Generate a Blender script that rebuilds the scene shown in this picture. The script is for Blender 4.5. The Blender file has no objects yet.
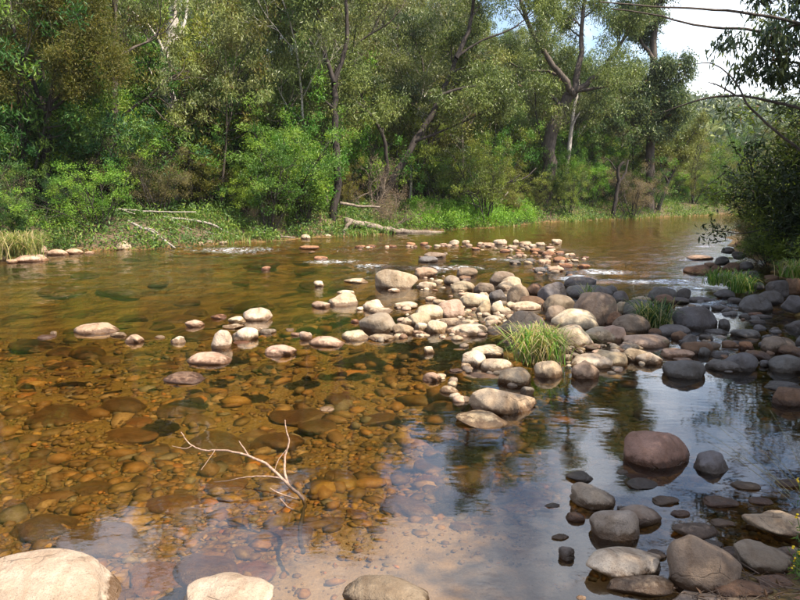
import bpy, bmesh, math, random
import numpy as np
from mathutils import Vector, Matrix

# ------------------------------------------------------------------ camera, sky, sun, exposure
sc = bpy.context.scene
CAM_H, FPX, PITCH = 1.75, 680.0, math.radians(9.35)
cam_d = bpy.data.cameras.new('camera'); cam = bpy.data.objects.new('camera', cam_d)
sc.collection.objects.link(cam); sc.camera = cam
cam.location = (0, 0, CAM_H); cam.rotation_euler = (math.radians(90) - PITCH, 0, 0)
cam_d.sensor_width = 36; cam_d.lens = 36 * FPX / 800; cam_d.clip_end = 3000; cam_d.clip_start = 0.05

SUN_EL = math.radians(56); SUN_AZ = math.atan2(0.86, -0.50)      # clockwise from +Y
to_sun = Vector((math.sin(SUN_AZ) * math.cos(SUN_EL), math.cos(SUN_AZ) * math.cos(SUN_EL), math.sin(SUN_EL)))
world = bpy.data.worlds.new('World'); sc.world = world; world.use_nodes = True
wn, wl = world.node_tree.nodes, world.node_tree.links
wn.clear()
w_out = wn.new('ShaderNodeOutputWorld'); w_bg = wn.new('ShaderNodeBackground'); w_sky = wn.new('ShaderNodeTexSky')
w_sky.sky_type = 'NISHITA'; w_sky.sun_disc = False
w_sky.sun_elevation = SUN_EL; w_sky.sun_rotation = SUN_AZ
w_sky.air_density = 1.0; w_sky.dust_density = 1.4; w_sky.ozone_density = 1.5
w_bg.inputs['Strength'].default_value = 0.105
# soft broken cloud over the whole sky
w_tc = wn.new('ShaderNodeTexCoord'); w_no = wn.new('ShaderNodeTexNoise'); w_rp = wn.new('ShaderNodeValToRGB')
w_no.inputs['Scale'].default_value = 2.6; w_no.inputs['Detail'].default_value = 6; w_no.inputs['Roughness'].default_value = 0.62
w_rp.color_ramp.elements[0].position = 0.45; w_rp.color_ramp.elements[0].color = (0, 0, 0, 1)
w_rp.color_ramp.elements[1].position = 0.72; w_rp.color_ramp.elements[1].color = (0.85, 0.85, 0.85, 1)
w_mx = wn.new('ShaderNodeMix'); w_mx.data_type = 'RGBA'
wl.new(w_tc.outputs['Generated'], w_no.inputs['Vector']); wl.new(w_no.outputs['Fac'], w_rp.inputs['Fac'])
wl.new(w_rp.outputs['Color'], w_mx.inputs['Factor']); wl.new(w_sky.outputs['Color'], w_mx.inputs['A'])
w_mx.inputs['B'].default_value = (12.5, 12.7, 13.0, 1)
wl.new(w_mx.outputs['Result'], w_bg.inputs['Color']); wl.new(w_bg.outputs['Background'], w_out.inputs['Surface'])
sun_d = bpy.data.lights.new('sun', 'SUN'); sun = bpy.data.objects.new('sun', sun_d); sc.collection.objects.link(sun)
sun_d.energy = 5.0; sun_d.angle = math.radians(0.5); sun_d.color = (1.0, 0.90, 0.74)
sun.rotation_euler = (-to_sun).to_track_quat('-Z', 'Y').to_euler()
sc.view_settings.view_transform = 'Standard'; sc.view_settings.look = 'None'
sc.view_settings.gamma = 1; sc.view_settings.exposure = 1.4; sc.view_settings.use_curve_mapping = False
cy = sc.cycles
cy.max_bounces = 7; cy.diffuse_bounces = 2; cy.glossy_bounces = 3; cy.transmission_bounces = 4; cy.transparent_max_bounces = 10
cy.caustics_reflective = False; cy.caustics_refractive = False; cy.sample_clamp_indirect = 4
cy.use_denoising = True

# ------------------------------------------------------------------ helpers
COL = sc.collection
RNG = np.random.default_rng(7)
CP, SP_ = math.cos(PITCH), math.sin(PITCH)
def ray(px, py):
    a = (px - 400) / FPX; b = (300 - py) / FPX
    return np.array([a, CP + b * SP_, -SP_ + b * CP])
def P(px, py, z=0.0):                      # photo pixel -> point on the horizontal plane at height z
    r = ray(px, py); t = (z - CAM_H) / r[2]
    return np.array([0, 0, CAM_H]) + r * t
def PD(px, py, d):                         # photo pixel -> point at ground distance y = d
    r = ray(px, py); t = d / r[1]
    return np.array([0, 0, CAM_H]) + r * t

def hash2(ix, iy, s):
    h = (ix.astype(np.int64) * 374761393 + iy.astype(np.int64) * 668265263 + s * 974634777) & 0x7fffffff
    h = ((h ^ (h >> 13)) * 1274126177) & 0x7fffffff
    return ((h ^ (h >> 16)) & 0xffff) / 65535.0
def vnoise(x, y, s=0):
    ix = np.floor(x); iy = np.floor(y); fx = x - ix; fy = y - iy
    fx = fx * fx * (3 - 2 * fx); fy = fy * fy * (3 - 2 * fy)
    a = hash2(ix, iy, s); b = hash2(ix + 1, iy, s); c = hash2(ix, iy + 1, s); d = hash2(ix + 1, iy + 1, s)
    return (a * (1 - fx) + b * fx) * (1 - fy) + (c * (1 - fx) + d * fx) * fy
def sstep(a, b, x):
    t = np.clip((x - a) / (b - a), 0, 1); return t * t * (3 - 2 * t)

def mesh_np(name, verts, faces_flat, nside, mat, smooth=True, attrs=None):
    verts = np.asarray(verts, dtype=np.float32); faces_flat = np.asarray(faces_flat, dtype=np.int32)
    me = bpy.data.meshes.new(name); n = len(faces_flat) // nside
    me.vertices.add(len(verts)); me.vertices.foreach_set('co', verts.ravel())
    me.loops.add(len(faces_flat)); me.loops.foreach_set('vertex_index', faces_flat)
    me.polygons.add(n); me.polygons.foreach_set('loop_start', np.arange(n, dtype=np.int32) * nside)
    me.polygons.foreach_set('use_smooth', np.full(n, smooth, dtype=bool))
    for k, (dom, typ, arr) in (attrs or {}).items():
        at = me.attributes.new(k, typ, dom)
        at.data.foreach_set('value' if typ == 'FLOAT' else 'color', np.asarray(arr, dtype=np.float32).ravel())
    me.update(); me.validate()
    me.materials.append(mat)
    return me
def obj(name, me, parent=None, label=None, cat=None, group=None, kind=None, color=None):
    o = bpy.data.objects.new(name, me); COL.objects.link(o)
    if parent: o.parent = parent
    if label: o['label'] = label
    if cat: o['category'] = cat
    if group: o['group'] = group
    if kind: o['kind'] = kind
    if color is not None: o.color = (*color[:3], 1)
    return o
def thing(name, label, cat, loc=(0, 0, 0), rz=0, group=None, scale=(1, 1, 1)):
    o = obj(name, None, None, label, cat, group)
    o.location = loc; o.rotation_euler = (0, 0, rz); o.scale = scale; o.empty_display_size = 0.2
    return o

# ------------------------------------------------------------------ materials
def newmat(name):
    m = bpy.data.materials.new(name); m.use_nodes = True; m.node_tree.nodes.clear()
    return m, m.node_tree.nodes, m.node_tree.links
def mixc(n, l, fac, a, b, typ='MIX'):
    x = n.new('ShaderNodeMix'); x.data_type = 'RGBA'; x.blend_type = typ
    for s, v in (('Factor', fac), ('A', a), ('B', b)):
        if hasattr(v, 'links') or hasattr(v, 'is_linked'): l.new(v, x.inputs[s])
        else: x.inputs[s].default_value = v if s == 'Factor' else (*v[:3], 1)
    return x.outputs['Result']
def noise(n, l, scale, detail=4, rough=0.55, vec=None):
    t = n.new('ShaderNodeTexNoise'); t.inputs['Scale'].default_value = scale
    t.inputs['Detail'].default_value = detail; t.inputs['Roughness'].default_value = rough
    if vec is not None: l.new(vec, t.inputs['Vector'])
    return t.outputs['Fac']
def mrange(n, l, v, a, b, c=0.0, d=1.0):
    t = n.new('ShaderNodeMapRange'); l.new(v, t.inputs['Value'])
    for k, q in (('From Min', a), ('From Max', b), ('To Min', c), ('To Max', d)): t.inputs[k].default_value = q
    return t.outputs['Result']
def math_(n, l, op, a, b=0.0):
    t = n.new('ShaderNodeMath'); t.operation = op
    for i, v in enumerate((a, b)):
        if hasattr(v, 'is_linked'): l.new(v, t.inputs[i])
        else: t.inputs[i].default_value = v
    return t.outputs[0]
def ramp(n, l, v, stops):
    t = n.new('ShaderNodeValToRGB'); e = t.color_ramp.elements
    while len(e) < len(stops): e.new(0.5)
    for i, (p, c) in enumerate(stops): e[i].position = p; e[i].color = (*c, 1)
    l.new(v, t.inputs['Fac']); return t.outputs['Color']
def bump(n, l, h, strength, dist):
    b = n.new('ShaderNodeBump'); b.inputs['Strength'].default_value = strength; b.inputs['Distance'].default_value = dist
    l.new(h, b.inputs['Height']); return b.outputs['Normal']
def principled(n, l, col, rough, normal=None, spec=0.4):
    p = n.new('ShaderNodeBsdfPrincipled')
    for s, v in (('Base Color', col), ('Roughness', rough)):
        if hasattr(v, 'is_linked'): l.new(v, p.inputs[s])
        else: p.inputs[s].default_value = (*v, 1) if s == 'Base Color' else v
    p.inputs['Specular IOR Level'].default_value = spec
    if normal is not None: l.new(normal, p.inputs['Normal'])
    return p.outputs['BSDF']
def finish(m, n, l, sh):
    o = n.new('ShaderNodeOutputMaterial'); l.new(sh, o.inputs['Surface']); return m

def mat_rock():
    m, n, l = newmat('river_granite')
    oi = n.new('ShaderNodeObjectInfo'); tc = n.new('ShaderNodeTexCoord'); geo = n.new('ShaderNodeNewGeometry')
    va = n.new('ShaderNodeVectorMath'); va.operation = 'ADD'; l.new(geo.outputs['Position'], va.inputs[0])
    vs = n.new('ShaderNodeVectorMath'); vs.operation = 'SCALE'; vs.inputs['Scale'].default_value = 30
    cx = n.new('ShaderNodeCombineXYZ'); l.new(oi.outputs['Random'], cx.inputs[0]); l.new(oi.outputs['Random'], cx.inputs[2])
    l.new(cx.outputs[0], vs.inputs[0]); l.new(vs.outputs[0], va.inputs[1]); v = va.outputs[0]
    big = noise(n, l, 4.5, 5, 0.6, v); mid = noise(n, l, 22, 5, 0.65, v); fine = noise(n, l, 160, 3, 0.7, v)
    base = oi.outputs['Color']
    c = mixc(n, l, mrange(n, l, big, 0.38, 0.68), base, mixc(n, l, 1.0, base, (0.58, 0.52, 0.46), 'MULTIPLY'))
    c = mixc(n, l, mrange(n, l, mid, 0.52, 0.75, 0, 0.6), c, mixc(n, l, 1.0, base, (1.25, 1.2, 1.12), 'MULTIPLY'))
    c = mixc(n, l, mrange(n, l, fine, 0.54, 0.66, 0, 0.6), c, (0.10, 0.085, 0.07))
    c = mixc(n, l, mrange(n, l, noise(n, l, 70, 4, 0.7, v), 0.52, 0.68, 0, 0.4), c, mixc(n, l, 1.0, c, (0.55, 0.48, 0.42), 'MULTIPLY'))
    # hairline cracks, mineral bands, lichen freckles
    vw = n.new('ShaderNodeVectorMath'); vw.operation = 'ADD'; l.new(v, vw.inputs[0])
    nv = n.new('ShaderNodeTexNoise'); nv.inputs['Scale'].default_value = 3.0; nv.inputs['Detail'].default_value = 4; l.new(v, nv.inputs['Vector'])
    sv = n.new('ShaderNodeVectorMath'); sv.operation = 'SCALE'; sv.inputs['Scale'].default_value = 0.35; l.new(nv.outputs['Color'], sv.inputs[0]); l.new(sv.outputs[0], vw.inputs[1])
    vc = n.new('ShaderNodeTexVoronoi'); vc.feature = 'DISTANCE_TO_EDGE'; vc.inputs['Scale'].default_value = 2.6; l.new(vw.outputs[0], vc.inputs['Vector'])
    crack = math_(n, l, 'MULTIPLY', mrange(n, l, vc.outputs['Distance'], 0.012, 0.0), mrange(n, l, big, 0.5, 0.62))
    c = mixc(n, l, math_(n, l, 'MULTIPLY', crack, 0.75), c, mixc(n, l, 1.0, c, (0.3, 0.26, 0.22), 'MULTIPLY'))
    wv = n.new('ShaderNodeTexWave'); wv.inputs['Scale'].default_value = 2.2; wv.inputs['Distortion'].default_value = 9; wv.inputs['Detail'].default_value = 4; l.new(v, wv.inputs['Vector'])
    c = mixc(n, l, mrange(n, l, wv.outputs['Fac'], 0.72, 0.98, 0, 0.35), c, mixc(n, l, 1.0, c, (0.70, 0.60, 0.50), 'MULTIPLY'))
    li = noise(n, l, 13, 6, 0.75, v)
    c = mixc(n, l, math_(n, l, 'MULTIPLY', mrange(n, l, li, 0.60, 0.66, 0, 0.55), mrange(n, l, big, 0.42, 0.55)), c, mixc(n, l, 1.0, c, (0.45, 0.42, 0.38), 'MULTIPLY'))
    sep = n.new('ShaderNodeSeparateXYZ'); l.new(geo.outputs['Position'], sep.inputs[0])
    edge = math_(n, l, 'ADD', sep.outputs['Z'], math_(n, l, 'MULTIPLY', math_(n, l, 'SUBTRACT', mid, 0.5), 0.10))
    wet = mrange(n, l, edge, 0.052, 0.028)
    c = mixc(n, l, wet, c, mixc(n, l, 1.0, c, (0.34, 0.26, 0.19), 'MULTIPLY'))
    under = mrange(n, l, edge, 0.0, -0.05)
    alg = ramp(n, l, big, [(0.3, (0.04, 0.022, 0.01)), (0.5, (0.12, 0.06, 0.018)), (0.7, (0.18, 0.11, 0.035))])
    c = mixc(n, l, math_(n, l, 'MULTIPLY', under, 0.5), c, alg)
    c = mixc(n, l, math_(n, l, 'MULTIPLY', under, mrange(n, l, mid, 0.45, 0.62, 0, 0.75)), c, mixc(n, l, 1.0, c, (0.38, 0.36, 0.34), 'MULTIPLY'))
    c = mixc(n, l, math_(n, l, 'MULTIPLY', under, mrange(n, l, fine, 0.55, 0.7, 0, 0.5)), c, (0.30, 0.19, 0.07))
    h = math_(n, l, 'ADD', math_(n, l, 'MULTIPLY', mid, 0.8), math_(n, l, 'MULTIPLY', fine, 0.25))
    h = math_(n, l, 'SUBTRACT', math_(n, l, 'ADD', h, math_(n, l, 'MULTIPLY', big, 1.5)), math_(n, l, 'MULTIPLY', crack, 0.5))
    nb = bump(n, l, h, 0.75, 0.025)
    return finish(m, n, l, principled(n, l, c, mrange(n, l, wet, 0, 1, 0.82, 0.32), nb, 0.35))
def mat_ground():
    m, n, l = newmat('river_ground')
    geo = n.new('ShaderNodeNewGeometry'); pos = geo.outputs['Position']
    sep = n.new('ShaderNodeSeparateXYZ'); l.new(pos, sep.inputs[0]); z = sep.outputs['Z']
    a1 = noise(n, l, 0.9, 5, 0.6, pos); a2 = noise(n, l, 9, 6, 0.65, pos); a3 = noise(n, l, 60, 4, 0.7, pos)
    vo = n.new('ShaderNodeTexVoronoi'); vo.inputs['Scale'].default_value = 24; l.new(pos, vo.inputs['Vector'])
    peb = ramp(n, l, vo.outputs['Color'], [(0.0, (0.08, 0.045, 0.016)), (0.35, (0.17, 0.095, 0.03)), (0.6, (0.25, 0.14, 0.04)), (0.8, (0.15, 0.115, 0.055)), (1.0, (0.30, 0.20, 0.09))])
    bed = mixc(n, l, mrange(n, l, a2, 0.45, 0.75, 0, 0.7), peb, (0.19, 0.115, 0.036))
    bed = mixc(n, l, mrange(n, l, vo.outputs['Distance'], 0.45, 0.75, 0, 0.8), bed, (0.055, 0.033, 0.013))
    bed = mixc(n, l, mrange(n, l, a1, 0.35, 0.7, 0, 0.6), bed, (0.12, 0.075, 0.022))
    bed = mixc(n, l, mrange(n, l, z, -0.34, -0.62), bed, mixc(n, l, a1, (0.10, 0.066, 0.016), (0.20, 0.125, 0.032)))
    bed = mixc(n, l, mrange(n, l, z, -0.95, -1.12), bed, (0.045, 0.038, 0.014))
    sand = mixc(n, l, mrange(n, l, a3, 0.35, 0.65), (0.20, 0.15, 0.118), (0.27, 0.208, 0.165))
    sand = mixc(n, l, mrange(n, l, a2, 0.4, 0.7, 0, 0.5), sand, (0.185, 0.135, 0.10))
    at = n.new('ShaderNodeAttribute'); at.attribute_name = 'sand'
    sm = mrange(n, l, math_(n, l, 'ADD', at.outputs['Fac'], math_(n, l, 'MULTIPLY', math_(n, l, 'SUBTRACT', a2, 0.5), 0.6)), 0.35, 0.6)
    low = mixc(n, l, sm, bed, sand)
    soil = mixc(n, l, mrange(n, l, a2, 0.35, 0.65), (0.055, 0.038, 0.024), (0.13, 0.09, 0.055))
    soil = mixc(n, l, mrange(n, l, a1, 0.45, 0.65), soil, (0.05, 0.055, 0.02))
    land = mrange(n, l, math_(n, l, 'ADD', z, math_(n, l, 'MULTIPLY', math_(n, l, 'SUBTRACT', a2, 0.5), 0.2)), 0.0, 0.12)
    c = mixc(n, l, math_(n, l, 'MULTIPLY', land, mrange(n, l, sm, 0, 1, 1, 0.35)), low, soil)
    h = math_(n, l, 'ADD', math_(n, l, 'MULTIPLY', a2, 1.0), math_(n, l, 'MULTIPLY', a3, 0.3))
    h = math_(n, l, 'ADD', h, math_(n, l, 'MULTIPLY', vo.outputs['Distance'], mrange(n, l, sm, 0, 1, -0.8, 0)))
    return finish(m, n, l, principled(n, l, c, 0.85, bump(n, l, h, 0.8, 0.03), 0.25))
def mat_pebble():
    m, n, l = newmat('bed_pebbles')
    at = n.new('ShaderNodeAttribute'); at.attribute_name = 'pc'; geo = n.new('ShaderNodeNewGeometry')
    f = noise(n, l, 45, 4, 0.65, geo.outputs['Position'])
    c = mixc(n, l, mrange(n, l, f, 0.35, 0.7), at.outputs['Color'], mixc(n, l, 1.0, at.outputs['Color'], (0.55, 0.48, 0.4), 'MULTIPLY'))
    return finish(m, n, l, principled(n, l, c, 0.6, bump(n, l, f, 0.3, 0.01), 0.3))
def mat_water():
    m, n, l = newmat('river_water')
    geo = n.new('ShaderNodeNewGeometry'); pos = geo.outputs['Position']
    at = n.new('ShaderNodeAttribute'); at.attribute_name = 'chop'; af = n.new('ShaderNodeAttribute'); af.attribute_name = 'foam'
    mp = n.new('ShaderNodeMapping'); mp.inputs['Rotation'].default_value = (0, 0, math.radians(35)); mp.inputs['Scale'].default_value = (0.75, 1.3, 1)
    l.new(pos, mp.inputs['Vector'])
    w1 = noise(n, l, 1.6, 3, 0.5, mp.outputs[0]); w2 = noise(n, l, 6.5, 3, 0.55, mp.outputs[0]); w3 = noise(n, l, 20, 2, 0.5, mp.outputs[0])
    calm = math_(n, l, 'MULTIPLY', w1, 0.11)
    ch = math_(n, l, 'MULTIPLY', at.outputs['Fac'], math_(n, l, 'ADD', math_(n, l, 'MULTIPLY', w2, 1.0), math_(n, l, 'MULTIPLY', w3, 0.35)))
    h = math_(n, l, 'ADD', math_(n, l, 'ADD', calm, math_(n, l, 'MULTIPLY', w2, 0.010)), ch)
    nb = bump(n, l, h, 1.0, 0.045)
    fr = n.new('ShaderNodeFresnel'); fr.inputs['IOR'].default_value = 1.75; l.new(nb, fr.inputs['Normal'])
    tr = n.new('ShaderNodeBsdfTransparent'); tr.inputs['Color'].default_value = (0.95, 0.82, 0.55, 1)
    gl = n.new('ShaderNodeBsdfGlossy'); gl.inputs['Roughness'].default_value = 0.03; gl.inputs['Color'].default_value = (1, 1, 1, 1); l.new(nb, gl.inputs['Normal'])
    mx = n.new('ShaderNodeMixShader'); l.new(fr.outputs[0], mx.inputs[0]); l.new(tr.outputs[0], mx.inputs[1]); l.new(gl.outputs[0], mx.inputs[2])
    fo = n.new('ShaderNodeBsdfPrincipled'); fo.inputs['Base Color'].default_value = (0.82, 0.86, 0.88, 1); fo.inputs['Roughness'].default_value = 0.5
    f2 = noise(n, l, 11, 7, 0.78, mp.outputs[0])
    ff = mrange(n, l, math_(n, l, 'ADD', f2, math_(n, l, 'MULTIPLY', math_(n, l, 'SUBTRACT', af.outputs['Fac'], 1.0), 0.36)), 0.42, 0.62, 0, 0.8)
    mf = n.new('ShaderNodeMixShader'); l.new(ff, mf.inputs[0]); l.new(mx.outputs[0], mf.inputs[1]); l.new(fo.outputs[0], mf.inputs[2])
    return finish(m, n, l, mf.outputs[0])
def mat_leaf(name, transl=0.35, rough=0.5, yellow=(0.30, 0.26, 0.05), brown=(0.16, 0.09, 0.04)):
    m, n, l = newmat(name)
    oi = n.new('ShaderNodeObjectInfo'); at = n.new('ShaderNodeAttribute'); at.attribute_name = 'lv'; lv = at.outputs['Fac']
    base = oi.outputs['Color']
    c = mixc(n, l, mrange(n, l, lv, 0.0, 0.55), mixc(n, l, 1.0, base, (0.45, 0.55, 0.60), 'MULTIPLY'), base)
    c = mixc(n, l, mrange(n, l, lv, 0.50, 1.0, 0, 0.75), c, yellow)  # random paler leaf tone, also painting bright highlights into the foliage
    c = mixc(n, l, mrange(n, l, lv, 1.0, 1.01, 0, 1.0), c, brown)
    d = principled(n, l, c, rough, None, 0.35)
    t = n.new('ShaderNodeBsdfTranslucent'); l.new(mixc(n, l, 1.0, c, (1.25, 1.35, 0.6), 'MULTIPLY'), t.inputs['Color'])
    mx = n.new('ShaderNodeMixShader'); mx.inputs[0].default_value = transl; l.new(d, mx.inputs[1]); l.new(t.outputs[0], mx.inputs[2])
    return finish(m, n, l, mx.outputs[0])
def mat_bark(name, c1, c2, scale=9):
    m, n, l = newmat(name)
    tc = n.new('ShaderNodeTexCoord'); mp = n.new('ShaderNodeMapping'); mp.inputs['Scale'].default_value = (1, 1, 0.22); l.new(tc.outputs['Object'], mp.inputs['Vector'])
    a = noise(n, l, scale, 6, 0.65, mp.outputs[0]); b = noise(n, l, 1.2, 3, 0.5, tc.outputs['Object'])
    c = mixc(n, l, mrange(n, l, a, 0.38, 0.64), c1, c2)
    c = mixc(n, l, mrange(n, l, b, 0.45, 0.7, 0, 0.6), c, mixc(n, l, 1.0, c, (0.55, 0.5, 0.45), 'MULTIPLY'))
    return finish(m, n, l, principled(n, l, c, 0.85, bump(n, l, a, 0.8, 0.03), 0.2))
M_ROCK, M_GROUND, M_PEB, M_WATER = mat_rock(), mat_ground(), mat_pebble(), mat_water()
M_GUM = mat_leaf('gum_leaf', 0.22, 0.42, yellow=(0.27, 0.30, 0.075))
M_SHRUB = mat_leaf('shrub_leaf', 0.32, 0.5, yellow=(0.26, 0.34, 0.035))
M_WATTLE = mat_leaf('wattle_leaf', 0.35, 0.55, yellow=(0.20, 0.15, 0.025))
M_GRASS = mat_leaf('grass_blade', 0.40, 0.5, yellow=(0.42, 0.36, 0.14), brown=(0.36, 0.28, 0.15))
M_LITTER = mat_leaf('dry_leaf', 0.15, 0.7, yellow=(0.22, 0.14, 0.07))
M_BARK = mat_bark('gum_bark', (0.11, 0.088, 0.074), (0.045, 0.036, 0.03))
M_PALE = mat_bark('pale_bark', (0.58, 0.54, 0.49), (0.30, 0.26, 0.23), 5)
M_DARKB = mat_bark('dark_bark', (0.055, 0.045, 0.04), (0.025, 0.02, 0.018))
M_DEAD = mat_bark('dead_wood', (0.25, 0.20, 0.16), (0.12, 0.095, 0.075), 14)
M_STICK = mat_bark('grey_stick', (0.36, 0.32, 0.28), (0.19, 0.16, 0.14), 14)
M_TWIG = mat_bark('brown_twig', (0.17, 0.12, 0.09), (0.08, 0.055, 0.04), 30)
def mat_drift():
    m, n, l = newmat('driftwood'); geo = n.new('ShaderNodeNewGeometry'); sep = n.new('ShaderNodeSeparateXYZ'); l.new(geo.outputs['Position'], sep.inputs[0])
    a = noise(n, l, 60, 5, 0.65, geo.outputs['Position'])
    c = mixc(n, l, mrange(n, l, a, 0.38, 0.64), (0.34, 0.235, 0.175), (0.17, 0.105, 0.075))
    c = mixc(n, l, mrange(n, l, sep.outputs['Z'], 0.05, -0.01), c, (0.035, 0.022, 0.016))
    return finish(m, n, l, principled(n, l, c, 0.7, bump(n, l, a, 0.6, 0.01), 0.3))
M_WETD = mat_drift()
def mat_plain(name, col, rough=0.6):
    m, n, l = newmat(name); geo = n.new('ShaderNodeNewGeometry'); f = noise(n, l, 90, 3, 0.6, geo.outputs['Position'])
    return finish(m, n, l, principled(n, l, mixc(n, l, mrange(n, l, f, 0.35, 0.65), col, tuple(x * 0.75 for x in col)), rough))
M_PETAL = mat_plain('petal', (0.85, 0.58, 0.02))

# ------------------------------------------------------------------ terrain and river
BANK_FAR = np.array([(-120, -2), (-60, 8), (-25, 15.0), (-10.8, 18.5), (-7.7, 19.4), (-5.3, 22.2), (-2.5, 24.2), (1.2, 27.6), (8.5, 35.9), (23.7, 47.5), (45, 56), (140, 64)], float)
BANK_NEAR = np.array([(-120, -8), (-30, 0.2), (-6, 1.3), (-2.2, 1.8), (0.3, 2.15), (0.85, 2.6), (1.45, 2.92), (2.6, 3.3), (4.1, 5.1), (5.0, 7.4), (6.3, 10), (7.6, 13), (9.0, 19), (14.2, 29), (24, 40), (46, 48), (140, 55)], float)
def sdist(x, y, poly, side):
    best = np.full(x.shape, 1e9); sg = np.zeros(x.shape)
    for (ax, ay), (bx, by) in zip(poly[:-1], poly[1:]):
        dx, dy = bx - ax, by - ay; L2 = dx * dx + dy * dy
        t = np.clip(((x - ax) * dx + (y - ay) * dy) / L2, 0, 1)
        d = np.hypot(x - ax - t * dx, y - ay - t * dy)
        cr = dx * (y - ay) - dy * (x - ax)
        sel = d < best; best = np.where(sel, d, best); sg = np.where(sel, np.sign(cr), sg)
    return best * sg * side
def wobble(x, y, s): return (vnoise(x * 0.45, y * 0.45, s) - 0.5) * 1.1 + (vnoise(x * 1.6, y * 1.6, s + 1) - 0.5) * 0.35
def heights(x, y):
    x = np.asarray(x, float); y = np.asarray(y, float)
    sf = sdist(x, y, BANK_FAR, 1) + wobble(x, y, 3) * 0.8
    near_amt = sstep(3, 9, np.hypot(x, y))
    sn = sdist(x, y, BANK_NEAR, -1) + wobble(x, y, 9) * (0.25 + 0.5 * near_amt)
    s_in = np.minimum(-sf, -sn)
    # bed: deeper away from shore, a gravel bar through the boulders
    depth = 0.05 + 0.34 * sstep(0, 4.5, s_in) + 0.18 * sstep(0, 0.7, -sf) + 0.35 * sstep(2.0, 5.0, -sf) * sstep(0.8, 4, -sf) * sstep(4.5, 9, -sn) + 0.4 * sstep(24, 32, y) * sstep(0.5, 3, s_in)
    depth = np.where(s_in < 0, 0.05 * np.clip(1 + s_in / 0.3, 0, 1), depth)
    for (bx, by, rx, ry, k) in ((0.6, 11.0, 2.6, 2.2, 0.75), (2.6, 9.3, 2.2, 2.6, 0.85), (3.6, 18.5, 4.5, 2.0, 0.8), (4.2, 7.6, 2.0, 2.0, 0.6)):
        depth = depth * (1 - k * np.exp(-((x - bx) / rx) ** 2 - ((y - by) / ry) ** 2))
    bed = -depth + (vnoise(x * 2.2, y * 2.2, 21) - 0.5) * 0.07 * sstep(0, 1, s_in) + (vnoise(x * 7, y * 7, 22) - 0.5) * 0.03
    # far bank and hill
    az = np.arctan2(x, np.maximum(y, 1.0))
    low = 1 - 0.85 * sstep(math.radians(1), math.radians(16), az)
    far = 0.75 * sstep(0, 2.2, sf) + 0.07 * np.clip(sf - 1.5, 0, 20) + 15 * low * sstep(7, 55, sf)
    far = far + (vnoise(x * 0.25, y * 0.25, 31) - 0.5) * 1.0 * sstep(2, 8, sf) + 30 * sstep(110, 330, np.hypot(x, y)) * (1 - 0.25 * sstep(math.radians(18), math.radians(34), az))
    nearb = 0.10 * sstep(0, 0.5, sn) + 0.9 * sstep(0.2, 2.5, sn) * near_amt + 0.06 * np.maximum(sn, 0) * sstep(2, 6, sn)
    nearb = np.minimum(nearb, 2.5) + (vnoise(x * 3, y * 3, 41) - 0.5) * 0.10 * sstep(0, 0.6, sn) + 3 * sstep(12, 50, sn)
    z = np.where(sf > 0, np.maximum(far, 0) , np.where(sn > 0, nearb, bed))
    return z, sf, sn, s_in
def height1(x, y): return float(heights(np.array([x]), np.array([y]))[0][0])
def axis(a, b, fine0, fine1, step, grow):
    out = list(np.arange(fine0, fine1, step)); s = step; v = fine1
    while v < b: out.append(v); s *= grow; v += s
    s = step; v = fine0
    while v > a: s *= grow; v -= s; out.insert(0, v)
    return np.array(out)
gx = axis(-420, 420, -9, 9, 0.10, 1.07); gy = axis(-60, 520, 1.0, 16, 0.10, 1.045)
X, Y = np.meshgrid(gx, gy); Z, SF, SN, SIN = heights(X, Y)
sand = np.exp(-((X - 0.25) / 1.05) ** 2 - ((Y - 2.75) / 1.25) ** 2) * 1.3 + 0.35 * np.exp(-((X - 1.1) / 0.5) ** 2 - ((Y - 2.4) / 0.5) ** 2)
def grid_faces(nx, ny):
    i = np.arange(nx * ny).reshape(ny, nx)
    return np.stack([i[:-1, :-1], i[:-1, 1:], i[1:, 1:], i[1:, :-1]], -1).ravel()
me = mesh_np('ground', np.stack([X, Y, Z], -1).reshape(-1, 3), grid_faces(len(gx), len(gy)), 4, M_GROUND, True, {'sand': ('POINT', 'FLOAT', sand)})
obj('ground', me, kind='structure')

# water sheet with real ripples in the fast reaches
FOAM = [  # photo x, y, half width, half height in pixels, foam, chop
    (235, 250, 78, 5, 0.8, 1.0), (170, 247, 40, 3, 0.7, 0.8), (330, 262, 45, 3, 0.9, 0.9), (345, 250, 50, 5, 0.6, 0.9), (575, 279, 26, 5, 1.15, 1.0),
    (640, 281, 75, 3.0, 1.05, 1.0), (605, 272, 36, 3, 0.95, 1.0), (545, 270, 25, 3, 0.85, 1.0), (450, 268, 60, 3, 0.85, 1.0), (510, 260, 40, 3, 0.8, 0.9), (600, 262, 40, 5, 0.55, 0.8), (690, 288, 30, 3, 0.9, 1.0), (370, 266, 30, 3, 0.85, 0.9),
    (735, 305, 35, 14, 0.75, 0.9), (700, 340, 30, 12, 0.35, 0.6), (680, 262, 45, 14, 0.1, 0.7), (560, 250, 90, 8, 0.2, 0.6), (60, 300, 20, 8, 0.2, 0.3), (715, 300, 25, 8, 0.5, 0.8)]
wx = axis(-130, 130, -12, 14, 0.09, 1.10); wy = axis(-12, 75, 2.0, 24, 0.09, 1.08)
WX, WY = np.meshgrid(wx, wy)
foam = np.zeros(WX.shape); chop = 0.006 + 0.05 * sstep(5.5, 9, WY) + 0.36 * sstep(8, 16, WY)
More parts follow.
